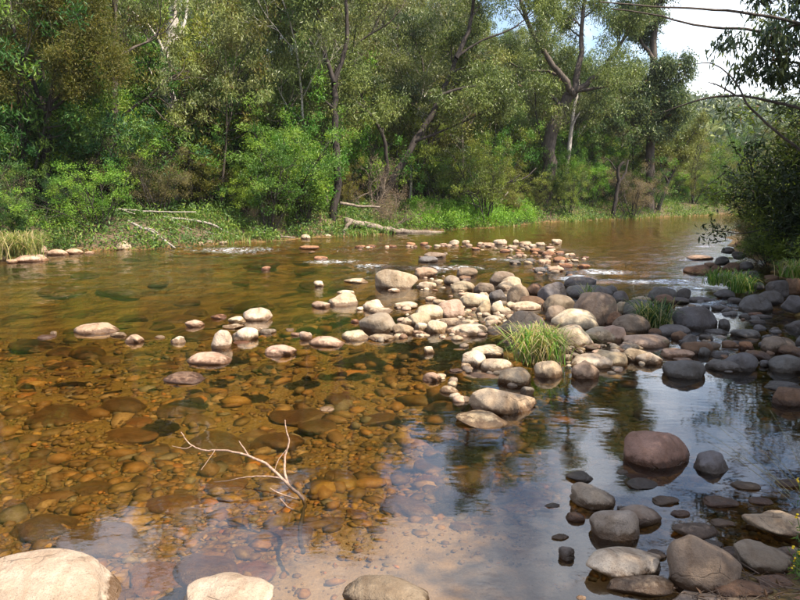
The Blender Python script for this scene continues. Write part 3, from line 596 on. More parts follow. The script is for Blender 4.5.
def proto_gum(seed, H=9, r0=0.16, per=92, sig=0.165, L=0.15, W=0.042, bare=0.42, lean=(0, 0), nlimb=6, bark=None):
    r = np.random.default_rng(seed); T = Tubes(); tips = []
    n = 8; pts = np.array([[lean[0] * t ** 1.5 + 0.14 * math.sin(t * 5 + seed), lean[1] * t ** 1.5 + 0.14 * math.cos(t * 4 + seed), H * 0.78 * t] for t in np.linspace(0, 1, n)]); pts[0] = (0, 0, -0.3)
    T.add(pts, r0 * np.linspace(1.15, 0.4, n), 8)
    for i in range(nlimb):
        t = bare + (1 - bare) * (i + 0.6 * r.random()) / nlimb; q = min(int(t * (n - 1)), n - 2); st = pts[q] + (pts[q + 1] - pts[q]) * (t * (n - 1) - q)
        az = i * 2.4 + r.uniform(-0.5, 0.5); el = r.uniform(0.45, 1.0); d = np.array([math.cos(az) * math.cos(el), math.sin(az) * math.cos(el), math.sin(el)])
        grow(T, tips, st, d, H * r.uniform(0.26, 0.36), r0 * 0.42 * (1.2 - 0.6 * t), 0, 2, r, up=0.18, nch=(5, 4), wander=0.24)
    grow(T, tips, pts[-1], pts[-1] - pts[-2], H * 0.24, r0 * 0.38, 0, 2, r, nch=(5, 4))
    return T.mesh('gum_trunk', bark or M_BARK), leaf_mesh('gum_crown', M_GUM, tips, per, sig, L, W, r, droop=0.7, clumpvar=0.7, flat=0.75)
def proto_shrub(seed, H=2.2, R=1.2, stems=9, per=84, sig=0.095, L=0.085, W=0.032, mat=None, droop=-0.1, top=1, brownp=0.01, lenr=(0.45, 1.15), elr=(0.75, 1.45)):
    r = np.random.default_rng(seed); T = Tubes(); tips = []
    for i in range(stems):
        az = i * 2.4 + r.uniform(-.4, .4); el = r.uniform(*elr) if i > 2 else r.uniform(1.2, 1.5)
        d = np.array([math.cos(az) * math.cos(el), math.sin(az) * math.cos(el), math.sin(el)])
        p = np.array([math.cos(az), math.sin(az), 0]) * R * 0.2 * r.random() - np.array([0, 0, 0.1])
        grow(T, tips, p, d, H * r.uniform(*lenr), 0.02 * H / 2, 0, top, r, up=0.10, nch=(12, 3), ang=(0.35, 1.25), shrink=0.40, wander=0.22, kside=(5, 4, 3, 3, 3))
    return T.mesh('shrub_stems', M_DARKB), leaf_mesh('shrub_crown', mat or M_SHRUB, tips, per, sig, L, W, r, droop=droop, brownp=brownp, clumpvar=0.7, flat=0.8)
def proto_sapling(seed, H=6.5, r0=0.05, bark=None):
    return proto_gum(seed, H, r0, per=60, sig=0.14, L=0.12, W=0.034, bare=0.5, lean=((seed % 3 - 1) * 0.7, 0.2), nlimb=4, bark=bark)
def proto_dead(seed, H=2.4, stems=8, bark=None, leaves=10):
    r = np.random.default_rng(seed); T = Tubes(); tips = []
    for i in range(stems):
        az = i * 2.4; el = r.uniform(0.5, 1.3); d = np.array([math.cos(az) * math.cos(el), math.sin(az) * math.cos(el), math.sin(el)])
        grow(T, tips, np.array([0, 0, -0.1]), d, H * r.uniform(0.6, 1), 0.028, 0, 2, r, up=0.05, nch=(6, 4), ang=(0.3, 0.9), shrink=0.5, wander=0.3, kside=(5, 4, 3, 3, 3))
    return T.mesh('dead_shrub_twigs', bark or M_DEAD), leaf_mesh('withered_leaves', M_LITTER, tips, leaves * 2, 0.10, 0.05, 0.02, r, droop=0.3)
GUMS = [proto_gum(11, 9, 0.15), proto_gum(12, 11, 0.18, lean=(0.9, 0.2), nlimb=7), proto_gum(13, 8, 0.12, per=100, bare=0.3), proto_gum(14, 10, 0.14, lean=(-0.7, 0), bark=M_PALE, nlimb=6), proto_gum(15, 7, 0.10, bare=0.25, per=100, sig=0.18)]
SHRUBS = [proto_shrub(21), proto_shrub(22, 2.6, 1.0, 8, 84, 0.11, 0.10, 0.032), proto_shrub(23, 1.9, 1.4, 11, 80, 0.085, 0.075, 0.034), proto_shrub(24, 3.2, 1.2, 9, 90, 0.13, 0.11, 0.034), proto_shrub(25, 2.4, 1.3, 10, 95, 0.10, 0.065, 0.026)]
WATTLES = [proto_shrub(31, 4.2, 1.2, 8, 120, 0.18, 0.11, 0.026, M_WATTLE, 0.25, 1), proto_shrub(32, 3.4, 1.2, 9, 120, 0.15, 0.09, 0.024, M_WATTLE, 0.1, 1)]
BUSHY = [proto_shrub(35, 2.2, 1.2, 18, 95, 0.115, 0.08, 0.03, lenr=(0.6, 1.0), elr=(0.45, 1.4)), proto_shrub(36, 2.2, 1.2, 18, 105, 0.12, 0.07, 0.022, M_WATTLE, 0.1, lenr=(0.6, 1.0), elr=(0.45, 1.4))]
DEADS = [proto_dead(41), proto_dead(42, 2.0, 10, leaves=22)]
def plant(kind, proto, loc, s, rz, color, label, cat, group=None, tilt=(0, 0), names=('trunk', 'crown'), sz=None):
    t = thing(kind, label, cat, loc, rz, group, (s, s, s * (sz or 1))); t.rotation_euler = (tilt[0], tilt[1], rz)
    obj(names[0], proto[0], t); obj(names[1], proto[1], t, color=color)
    return t
GREY_G, OLIVE, MID, BRIGHT, LIME, DEEP, GOLD, BLUEG = (0.115, 0.15, 0.036), (0.15, 0.155, 0.026), (0.075, 0.165, 0.018), (0.12, 0.25, 0.022), (0.16, 0.27, 0.03), (0.04, 0.11, 0.018), (0.095, 0.10, 0.014), (0.08, 0.135, 0.042)
def jit(c, r, a=0.18): return tuple(x * r.uniform(1 - a, 1 + a) for x in c)

# hero trees, limb by limb
def hero(kind, label, cat, d, limbs, bark, color, seed, leafmat=None, per=85, sig=0.165, L=0.15, W=0.042, sub=5, sublen=1.6, leaf_from=0.4, droop=0.6, lev=2, bareall=False, nch=(4, 4)):
    r = np.random.default_rng(seed); T = Tubes(); tips = []
    b0 = None
    for li, (pts_px, w0, w1, dd, leafy) in enumerate(limbs):
        pts = [PD(x, y, d + dd * i / max(len(pts_px) - 1, 1)) for i, (x, y) in enumerate(pts_px)]
        pts = np.array(pts)
        if b0 is None:
            b0 = pts[0].copy(); b0[2] = height1(b0[0], b0[1]) ; pts[0] = (b0[0], b0[1], min(pts[0][2], b0[2]) - 0.25)
        # resample with a little wander
        t0 = np.linspace(0, 1, len(pts)); t1 = np.linspace(0, 1, 3 * len(pts)); sp = np.stack([np.interp(t1, t0, pts[:, k]) for k in range(3)], -1)
        k = np.array([0.25, 0.5, 0.25]); 
        for _ in range(2): sp[1:-1] = k[0] * sp[:-2] + k[1] * sp[1:-1] + k[2] * sp[2:]
        rad = np.linspace(w0, w1, len(sp)) / 2 * d / FPX
        sp[1:-1] += r.normal(size=sp[1:-1].shape) * rad[1:-1, None] * 0.25
        T.add(sp, rad, 8)
        if leafy:
            ln = np.linalg.norm(sp[-1] - sp[0])
            for i in range(int(sub * leafy)):
                t = leaf_from + (1 - leaf_from) * r.random() if li else 0.55 + 0.45 * r.random()
                q = min(int(t * (len(sp) - 1)), len(sp) - 2)
                cd = rot_dir(sp[q + 1] - sp[q], r.uniform(0.5, 1.2), r)
                grow(T, tips, sp[q], cd, sublen * r.uniform(0.6, 1.2), rad[q] * 0.5, 2 - lev, 2, r, up=0.2, nch=nch if lev == 2 else (0, 5), wander=0.26)
            grow(T, tips, sp[-1], sp[-1] - sp[-2], sublen, rad[-1] * 0.9, 2 - lev, 2, r, up=0.15, nch=nch if lev == 2 else (0, 5), wander=0.26)
    for a in T.v: a -= b0
    t = thing(kind, label, cat, tuple(b0))
    obj('trunk', T.mesh(kind + '_wood', bark), t)
    if tips and not bareall:
        obj('crown', leaf_mesh(kind + '_leaves', leafmat or M_GUM, np.array(tips) - b0, per, sig, L, W, r, droop=droop), t, color=color)
    return t
hero('gum_tree', 'slender dark forked gum tree beside the bright green bush on the far bank', 'tree', 26, [([(333, 228), (336, 190), (336, 140), (335, 100), (334, 80)], 8, 6, 0.5, 0), ([(334, 82), (325, 55), (318, 20), (313, -25), (306, -70)], 5, 2, -0.5, 1.2), ([(334, 82), (343, 60), (348, 35), (346, 0), (352, -40), (350, -80)], 5, 2, 0.8, 1.2), ([(325, 52), (300, 35), (275, 18)], 2, 1, 0.5, .6), ([(336, 110), (318, 95), (300, 88)], 2, 1, 0.6, .5)], M_DARKB, GREY_G, 61, sublen=1.3, leaf_from=0.35)
hero('gum_tree', 'dark gum tree leaning steeply over the fallen log on the far bank', 'tree', 29, [([(372, 215), (392, 178), (415, 142), (432, 115), (446, 85), (456, 58)], 8, 4, 1.5, .6), ([(456, 58), (468, 35), (474, 5), (476, -45)], 5, 2, 0.5, 1), ([(376, 200), (389, 168), (384, 135), (370, 112), (352, 98)], 5, 2, -1.0, .8), ([(440, 95), (470, 85), (500, 88)], 3, 1.2, 0.6, .7), ([(415, 142), (440, 132), (468, 120)], 3, 1.2, -0.5, .7), ([(456, 58), (480, 40), (512, 30), (530, 15)], 2.4, 1.0, 0.5, .7)], M_DARKB, GREY_G, 62, sublen=1.5)
hero('gum_tree', 'massive dark gum tree leaning from the far bank with a wide open crown', 'tree', 38, [([(543, 212), (546, 170), (551, 132), (562, 105), (574, 92)], 15, 10, 0.5, 0), ([(574, 94), (560, 75), (545, 55), (532, 32), (520, 5), (515, -30)], 7, 2.5, -1, 1.3), ([(574, 93), (578, 70), (583, 45), (582, 15), (588, -25)], 7, 2.5, 1, 1.3), ([(574, 92), (595, 78), (610, 60), (626, 36), (640, 10)], 6, 2, -0.5, 1.2), ([(560, 76), (545, 70), (525, 72), (505, 60)], 3, 1.2, 0.5, .8), ([(574, 92), (598, 88), (612, 85)], 4, 1.5, -1, .6), ([(560, 106), (548, 90), (541, 70)], 4, 2, 1.5, .6)], M_BARK, GREY_G, 63, sublen=1.5, sub=4, L=0.16, W=0.045, sig=0.22)
hero('gum_tree', 'tall straight dense gum tree rising beside the sky gap', 'tree', 42, [([(650, 212), (651, 150), (653, 90), (655, 40), (657, -20), (658, -60)], 10, 4, 0.5, 3.2), ([(653, 110), (640, 95), (628, 90)], 4, 2, -0.8, 1.2), ([(653, 90), (662, 78), (670, 75)], 4, 2, -0.8, 0.8), ([(654, 60), (640, 40), (632, 25)], 4, 2, 0.8, 1), ([(652, 130), (664, 118), (672, 112)], 4, 2, -1.2, 1.0), ([(652, 140), (638, 128), (630, 122)], 4, 2, -1.2, 1.0)], M_BARK, (0.065, 0.10, 0.045), 64, sublen=1.0, leaf_from=0.1, L=0.19, W=0.06, sig=0.22)
hero('dead_tree', 'bleached white dead gum trunk with broken limbs above the green shrubs', 'tree', 27, [([(173, 150), (171, 105), (166, 80), (168, 55), (169, 28), (175, 8)], 14, 9, 0.3, 0), ([(168, 62), (158, 38), (146, 22), (128, 8)], 3.5, 1, -0.5, 0), ([(170, 45), (180, 38), (187, 12), (189, -15)], 4, 1.5, 0.5, 0), ([(170, 84), (180, 72), (196, 64)], 3, 1, -0.6, 0), ([(174, 10), (176, -20)], 4, 3, 0, 0), ([(167, 90), (155, 82), (148, 66)], 3, 1, 0.5, 0)], M_PALE, GREY_G, 65, bareall=True)
hero('dead_tree', 'thin pale dead stem behind the massive leaning gum', 'tree', 40, [([(566, 175), (570, 135), (574, 108), (578, 88), (577, 70)], 4.5, 2.5, 0.5, 0), ([(571, 128), (580, 112)], 2, 1, 0, 0)], M_PALE, GREY_G, 66, bareall=True)
hero('dead_tree', 'grey leafless spreading tree in the dry patch behind the green shrubs', 'tree', 30, [([(236, 160), (236, 135), (238, 118)], 4, 3, 0, 0), ([(238, 120), (230, 105), (218, 95), (205, 88)], 2.5, 1, .5, 0), ([(238, 118), (246, 102), (252, 92)], 2.5, 1, -.5, 0), ([(236, 130), (228, 118), (226, 100)], 2, 1, .5, 0), ([(238, 122), (250, 112), (262, 108)], 2, 1, .5, 0)], M_PALE, GREY_G, 67, bareall=True)
hero('wattle_tree', 'olive gold wattle tree with a straight dark trunk and spreading crown', 'tree', 21.5, [([(46, 246), (46, 190), (47, 140), (48, 110)], 9, 7, 0.5, 0), ([(48, 112), (36, 90), (22, 60), (12, 25), (8, -15)], 5, 2, 0.5, 1.2), ([(48, 110), (55, 80), (58, 45), (52, 10), (48, -30)], 5, 2, -0.6, 1.3), ([(48, 108), (68, 88), (85, 62), (92, 40)], 4, 1.5, -0.6, 1.1), ([(48, 112), (75, 92), (98, 78)], 3, 1.2, -1, .9), ([(47, 115), (25, 92), (5, 78)], 3, 1.2, -1, .9), ([(56, 70), (72, 45), (76, 15)], 3, 1.2, .8, .9)], M_DARKB, GOLD, 68, M_WATTLE, per=120, sig=0.15, L=0.10, W=0.026, sublen=0.85, sub=6, droop=0.2, leaf_from=0.4)
hero('gum_tree', 'dark forked leaning stem beside the withered brown bush', 'tree', 39, [([(612, 218), (616, 196), (619, 180), (617, 168), (624, 162)], 4.5, 2.5, 0, 0), ([(619, 184), (626, 172), (628, 160)], 2.5, 1.5, 0.3, 0), ([(617, 172), (612, 163), (606, 158)], 1.6, .8, 0.3, 0)], M_DARKB, OLIVE, 69, bareall=True)
hero('gum_tree', 'short dark trunk slanting over the far end of the bank', 'tree', 43, [([(656, 214), (663, 195), (670, 178), (680, 155), (690, 138)], 4.5, 2, .5, 1.2), ([(668, 182), (660, 165), (658, 150)], 2.5, 1.2, .5, 1)], M_DARKB, OLIVE, 70, sublen=0.9)

# forest behind
rf = random.Random(17)
def spot(px, sf):
    near = ['under the wattle', 'behind the driftwood branches', 'around the lime green bush', 'around the fallen log', 'behind the bank weeds', 'below the massive leaning gum', 'by the withered brown bush', 'at the river bend'][int(np.searchsorted([95, 230, 345, 430, 535, 600, 650], px))]
    far = ['behind the wattle', 'behind the bleached dead trunk', 'behind the slender forked gum', 'behind the steeply leaning gum', 'behind the bank weeds', 'behind the massive leaning gum', 'behind the tall dense gum', 'under the distant ridge'][int(np.searchsorted([95, 230, 345, 430, 535, 600, 670], px))]
    return (near if sf < 6 else far) + (', high on the slope' if sf > 18 else '')
CATS = [('grey-green gum tree in the forest on the slope behind the far bank', GREY_G), ('blue-green gum tree in the forest on the slope behind the far bank', BLUEG), ('olive gum tree in the forest on the slope behind the far bank', OLIVE), ('deep green gum tree in the forest on the slope behind the far bank', (0.05, 0.09, 0.03))]
pts = []
def far_ok(x, y, dmin): return all((x - a) ** 2 + (y - b) ** 2 > dmin * dmin for a, b in pts)
tries = 0
while len(pts) < 118 and tries < 6000:
    tries += 1
    th = math.radians(rf.uniform(-37, 36)); dist = rf.uniform(23, 78); x, y = dist * math.sin(th), dist * math.cos(th)
    z, sf, sn, si = heights(np.array([x]), np.array([y])); sf = float(sf[0])
    if sf < 3.6 or not far_ok(x, y, 2.4 + sf * 0.05): continue
    if sf > 38: continue
    deg = math.degrees(th)
    s = rf.uniform(0.75, 1.15) * (1.0 + 0.012 * sf)
    if deg > 21: s *= 0.60 if deg < 29 else 0.8
    elif deg > 12: s *= 0.85
    px = 400 + x / y * FPX
    if any(abs(px - a) < w and y < b for a, w, b in ((170, 52, 33), (335, 20, 28), (400, 22, 31), (425, 20, 31), (545, 24, 40), (652, 16, 44), (46, 30, 23.5), (235, 18, 31), (720, 34, 60))): continue
    el = np.interp(px, [0, 380, 430, 480, 540, 620, 690, 760, 830], [25, 24, 20, 16, 13, 10, 5, 4.5, 8]); pr = rf.choice(GUMS)
    Hn = max(v.co.z for v in pr[0].vertices) + 0.3; smax = (math.tan(math.radians(el)) * math.hypot(x, y) + CAM_H - float(z[0])) / Hn * rf.uniform(0.8, 1.0)
    s = min(s, smax)
    if s < 0.38: continue
    pts.append((x, y))
    lab, col = rf.choices(CATS, [0.4, 0.2, 0.22, 0.18])[0]
    lab = lab.replace('on the slope behind the far bank', spot(px, sf))
    plant('gum_tree', pr, (x, y, float(z[0]) - 0.1), s, rf.uniform(0, 6.28), jit(col, rf), lab, 'tree', lab.split(' in ')[0] + 's ' + spot(px, sf), (rf.uniform(-.06, .06), rf.uniform(-.06, .06)))
SAPL = [proto_sapling(51, 6.5, 0.05, M_DARKB), proto_sapling(52, 7.5, 0.06, M_PALE), proto_sapling(53, 5.5, 0.045, M_BARK)]; k_ = 0; tries = 0
while k_ < 46 and tries < 3000:
    tries += 1
    th = math.radians(rf.uniform(-34, 22)); dist = rf.uniform(21, 50); x, y = dist * math.sin(th), dist * math.cos(th); px = 400 + x / y * FPX
    z, sf, sn, si = heights(np.array([x]), np.array([y])); sf = float(sf[0])
    if sf < 2.0 or sf > 11 or (abs(px - 170) < 30 and y < 30) or px < 95 or any((x - a) ** 2 + (y - b) ** 2 < 1.0 for a, b in pts): continue
    el = np.interp(px, [0, 380, 430, 480, 540, 620, 690, 760, 830], [25, 24, 20, 16, 13, 10, 5, 4.5, 8]); pr = SAPL[k_ % 3]
    sc_ = min(rf.uniform(0.8, 1.3), (math.tan(math.radians(el)) * math.hypot(x, y) + CAM_H - float(z[0])) / 7.2)
    if sc_ < 0.45: continue
    pts.append((x, y)); k_ += 1; nm = ('dark stemmed', 'pale stemmed', 'grey stemmed')[(k_ - 1) % 3]
    plant('gum_sapling', pr, (x, y, float(z[0]) - 0.1), sc_, rf.uniform(0, 6.28), jit(GREY_G, rf), f'slim {nm} gum sapling with a thin crown {spot(px, sf)}', 'tree', f'slim {nm} saplings {spot(px, sf)}', (rf.uniform(-.12, .12), rf.uniform(-.12, .12)))
# understorey: shrubs along and behind the far bank
CS = [('mid green leafy shrub in the undergrowth along the far bank', MID), ('bright green leafy shrub in the undergrowth along the far bank', BRIGHT), ('deep green leafy shrub in the undergrowth along the far bank', DEEP), ('olive leafy shrub in the undergrowth along the far bank', OLIVE)]
spts = []; tries = 0
while len(spts) < 165 and tries < 9000:
    tries += 1
    th = math.radians(rf.uniform(-36, 35)); dist = rf.uniform(18, 62); x, y = dist * math.sin(th), dist * math.cos(th)
    z, sf, sn, si = heights(np.array([x]), np.array([y])); sf = float(sf[0])
    if sf < 0.5 or sf > 15: continue
    if sf < 3.4 and 100 < 400 + x / y * FPX < 262: continue
    if sf < 2.0 and 335 < 400 + x / y * FPX < 460: continue
    dm = 1.15 if sf < 5 else 1.6
    if any((x - a) ** 2 + (y - b) ** 2 < dm * dm for a, b in spts): continue
    spts.append((x, y)); px = 400 + x / y * FPX
    wts = [0.34, 0.28, 0.18, 0.2] if 90 < px < 420 else ([0.25, 0.05, 0.45, 0.25] if px <= 90 else [0.3, 0.12, 0.2, 0.38])
    lab, col = rf.choices(CS, wts)[0]
    s = rf.uniform(0.6, 1.0) if sf < 3 else rf.uniform(0.95, 1.7)
    if px > 600: s *= 0.9
    if any(abs(px - a) < w and y < b for a, w, b in ((170, 30, 28), (335, 14, 26), (380, 14, 29), (545, 18, 38), (46, 26, 21.5))): s *= 0.55
    lab = lab.replace('along the far bank', spot(px, sf))
    plant('shrub', rf.choice(SHRUBS), (x, y, float(z[0]) - 0.05), s, rf.uniform(0, 6.28), jit(col, rf), lab, 'shrub', lab.split(' leafy')[0] + ' shrubs ' + spot(px, sf), names=('stems', 'crown'), sz=rf.uniform(0.8, 1.4))
def at_px(px, pybase, d=None, z=None):
    q = P(px, pybase, 0.0) if d is None else PD(px, pybase, d); h = height1(q[0], q[1]); return (q[0], q[1], h - 0.05)
NAMED = [
    (305, 0, 25.2, SHRUBS[0], 1.35, (0.16, 0.27, 0.035), 'bright lime green bushy shrub at the water edge beside the forked gum', 'shrub'),
    (285, 0, 25.6, SHRUBS[3], 0.95, (0.14, 0.25, 0.035), 'upright yellow-green shrub crowding behind the lime bush', 'shrub'),
    (250, 0, 24.8, SHRUBS[2], 0.75, (0.24, 0.32, 0.03), 'small vivid yellow-green shrub above the rapid', 'shrub'),
    (160, 0, 22.5, WATTLES[1], 0.62, (0.15, 0.13, 0.06), 'dull brownish dry shrub above the driftwood branches', 'shrub'),
    (630, 0, 39.6, WATTLES[1], 0.85, (0.20, 0.15, 0.11), 'withered pinkish brown bush at the far water edge', 'shrub'),
    (690, 0, 47, WATTLES[0], 0.95, (0.13, 0.135, 0.05), 'grey-green feathery bush at the far end of the bank', 'shrub'),
    (100, 0, 22.5, SHRUBS[1], 1.2, (0.045, 0.13, 0.04), 'blue-green shrub with layered sprays beside the wattle trunk', 'shrub'),
    (200, 0, 27, SHRUBS[3], 1.5, (0.07, 0.17, 0.03), 'tall fresh green shrub below the bleached dead trunk', 'shrub'),
    (10, 0, 20.3, SHRUBS[4], 0.7, (0.07, 0.15, 0.03), 'small green shrub in the shade under the wattle', 'shrub'),
]
for (px, _, d, pr, s, col, lab, cat) in NAMED:
    x = (px - 400) / FPX * d * 1.0; plant('shrub', pr, (x, d, height1(x, d) - 0.05), s, px, col, lab, cat, names=('stems', 'crown'))
for (px, d, s, k, lab) in ((392, 27.6, 0.75, 1, 'tangle of grey dead twigs above the fallen log'), (375, 28.5, 0.9, 0, 'grey twiggy dead bush behind the fallen log'), (497, 34.5, 0.6, 0, 'pale dead branch tangle on the grassy far bank'), (225, 29.5, 1.2, 1, 'brownish leafless bush high behind the green shrubs'), (265, 24.2, 0.5, 1, 'small dead twig heap beside the vivid yellow-green shrub'), (5, 20, 0.6, 0, 'bare twigs under the wattle at the bank')):
    x = (px - 400) / FPX * d; plant('dead_shrub', DEADS[k], (x, d, height1(x, d) - 0.05), s, px, (0.2, 0.14, 0.09), lab, 'dead shrub', names=('twigs', 'withered_leaves'))

# distant wooded ridge
def far_wood():
    r = np.random.default_rng(71); n = 2600; th = np.radians(r.uniform(2, 44, n)); d = r.uniform(75, 330, n); x, y = d * np.sin(th), d * np.cos(th)
    z, sf, sn, si = heights(x, y); k = (sf > 30) | (sn > 30); x, y, z = x[k], y[k], z[k]
    cen = np.stack([x, y, z + r.uniform(0.5, 5.5, len(x))], -1)
    me = leaf_mesh('far_wood', M_GUM, cen, 42, 1.7, 1.3, 0.75, r, droop=0.1, flat=0.9)
    obj('distant_forest', me, label='far-off wooded ridge beyond the river bend', cat='forest', kind='stuff', color=(0.075, 0.10, 0.05))
far_wood()

# ground cover and grass on the banks
def blades(name, cen, per, sig, L, W, r, mat, up=1.1, spread=0.55, straw=0.15):
    n = len(cen) * per; c = np.repeat(cen, per, 0) + np.concatenate([r.normal(size=(n, 2)) * sig, np.zeros((n, 1))], 1)
    az = r.uniform(0, 6.28, n); out = np.stack([np.cos(az), np.sin(az), np.zeros(n)], -1); l = L * r.uniform(0.5, 1.2, (n, 1)); sp = r.uniform(0.1, 1, (n, 1)) * spread
    side = np.stack([-np.sin(az), np.cos(az), np.zeros(n)], -1); w = W / 2
    up_ = np.array([0, 0, 1.0])
    p1 = c + up_ * l * 0.5 + out * l * 0.22 * sp; p2 = c + up_ * l * 0.82 + out * l * 0.62 * sp; p3 = c + up_ * l * (0.98 - 0.35 * sp) + out * l * 1.15 * sp
    V = np.stack([c - side * w, c + side * w, p1 + side * w * .9, p1 - side * w * .9, p2 + side * w * .6, p2 - side * w * .6, p3 + side * w * 0.1, p3 - side * w * 0.1], 1)
    b = (np.arange(n) * 8)[:, None]; F = np.concatenate([b + np.array([[0, 1, 2, 3]]), b + np.array([[3, 2, 4, 5]]), b + np.array([[5, 4, 6, 7]])], 1)
    lv = np.repeat(np.where(r.random(n) < straw, 1.05, r.random(n)), 3)
    return mesh_np(name, V.reshape(-1, 3), F.ravel(), 4, mat, False, {'lv': ('FACE', 'FLOAT', lv)})
def bank_cover():
    r = np.random.default_rng(81); n = 9000; th = np.radians(r.uniform(-36, 34, n)); d = r.uniform(17, 60, n); x, y = d * np.sin(th), d * np.cos(th)
    z, sf, sn, si = heights(x, y); k = (sf > 0.02) & (sf < 2.2) & (vnoise(x * 0.7, y * 0.7, 83) > 0.42); x, y, z = x[k][:900], y[k][:900], z[k][:900]
    obj('bank_grass', blades('bank_grass', np.stack([x, y, z - 0.02], -1), 30, 0.17, 0.26, 0.020, r, M_GRASS, straw=0.12, spread=1.2), label='fresh green grass and weeds fringing the far bank', cat='grass', kind='stuff', color=(0.13, 0.24, 0.03))
    n = 14000; th = np.radians(r.uniform(-36, 34, n)); d = r.uniform(17, 60, n); x, y = d * np.sin(th), d * np.cos(th)
    z, sf, sn, si = heights(x, y); k = (sf > 0.03) & (sf < 5) ; x, y, z = x[k][:3000], y[k][:3000], z[k][:3000]
    obj('ground_cover', leaf_mesh('ground_cover', M_SHRUB, np.stack([x, y, z + 0.15], -1), 34, 0.2, 0.11, 0.05, r, droop=-0.2, flat=0.7), label='low leafy green ground cover under the shrubs of the far bank', cat='ground cover', kind='stuff', color=(0.08, 0.15, 0.03))
    # lush weeds on the grassy point
    n = 2600; x = r.uniform(0.5, 7, n); y = r.uniform(26, 37, n); z, sf, sn, si = heights(x, y); k = (sf > 0.1) & (sf < 1.9); x, y, z = x[k][:420], y[k][:420], z[k][:420]
    obj('bank_weeds', leaf_mesh('bank_weeds', M_SHRUB, np.stack([x, y, z + r.uniform(0.05, 0.5, len(x))], -1), 60, 0.13, 0.12, 0.04, r, droop=-.3), label='lush bright green weeds on the bank beyond the fallen log', cat='weeds', kind='stuff', color=(0.17, 0.33, 0.03))
bank_cover()
rt = np.random.default_rng(91)
def tussock(px, py, z, L, nclump, per, sig, W, col, straw, label, spread=1.35, d=None):
    q = P(px, py, z) if d is None else PD(px, py, d); 
    if d is not None: q[2] = height1(q[0], q[1])
    cen = np.concatenate([rt.normal(size=(nclump, 2)) * sig * 1.2, np.zeros((nclump, 1))], 1)
    o = obj('grass_tussock', blades('tussock_blades', cen, per, sig * 0.5, L, W, rt, M_GRASS, spread=spread, straw=straw), label=label, cat='grass tussock', color=col)
    o.location = (q[0], q[1], q[2] - 0.03)
tussock(534, 357, 0.02, 0.36, 24, 30, 0.105, 0.011, (0.13, 0.27, 0.03), 0.38, 'green and straw coloured grass tussock growing between the pale boulders')
tussock(654, 325, 0.05, 0.36, 10, 24, 0.08, 0.012, (0.04, 0.10, 0.02), 0.05, 'small dark green sedge tuft among the shaded boulders')
tussock(590, 300, 0.05, 0.30, 4, 16, 0.04, 0.011, (0.07, 0.14, 0.03), 0.05, 'tiny green sprig between the big dark boulders')
tussock(742, 290, 0.1, 0.30, 10, 26, 0.10, 0.014, (0.08, 0.19, 0.025), 0.05, 'bright green grass clump at the water edge of the shaded bank')
tussock(728, 284, 0.1, 0.3, 10, 26, 0.12, 0.016, (0.10, 0.21, 0.03), 0.05, 'green grass clump trailing into the channel below the dark bush')
tussock(795, 275, 0.5, 0.28, 9, 24, 0.1, 0.014, (0.12, 0.22, 0.03), 0.1, 'sunlit yellow-green grass clump beneath the dark bush')
tussock(8, 255, 0.1, 0.65, 26, 30, 0.25, 0.016, (0.14, 0.19, 0.04), 0.4, 'pale green and straw tussock above the pink stones of the far bank')
tussock(25, 254, 0.1, 0.55, 18, 30, 0.2, 0.016, (0.13, 0.2, 0.04), 0.25, 'smaller green tussock beside the straw tussock on the far bank')

# ------------------------------------------------------------------ right bank: overhanging tree, dark bush, shade trees
hero('gum_tree', 'gum tree on the near bank hanging dark leafy boughs across the sky', 'tree', 10.0, [([(880, 330), (872, 200), (862, 110), (852, 60), (850, 0), (852, -120)], 22, 12, 0, 0), ([(858, 90), (820, 52), (790, 38), (760, 30), (720, 28), (690, 25), (655, 14), (612, 9)], 4.2, 1.2, 0.6, 0), ([(852, 40), (800, 22), (740, 12), (700, 8), (660, 7), (600, 2)], 3.6, 1.1, -0.3, 0), ([(862, 120), (800, 110), (770, 100), (735, 95), (705, 98), (680, 106), (664, 112)], 3.4, 1.0, 0.6, 0), ([(800, 150), (772, 128), (745, 104), (742, 92), (730, 74), (712, 62), (694, 64)], 2.8, .8, 0.2, 0), ([(852, 30), (820, 10), (795, 0), (775, -12)], 5, 2, 0.4, 1.6), ([(858, 90), (822, 70), (802, 64), (788, 62)], 5, 2, 0.2, .9), ([(805, 42), (782, 52), (768, 60)], 3, 1.2, 0.2, .7), ([(850, 0), (810, -20), (780, -25)], 4, 2, 0.5, 1.2), ([(800, 24), (770, 30), (752, 36)], 2.5, 1, 0, .5), ([(862, 110), (825, 95), (800, 88)], 3, 1.2, .3, 1), ([(735, 95), (718, 85), (708, 82)], 2, .8, .1, 0)],
     M_BARK, (0.05, 0.08, 0.045), 101, per=20, sig=0.085, L=0.115, W=0.036, sublen=0.34, sub=3, leaf_from=0.3, droop=1.3, nch=(3, 3))
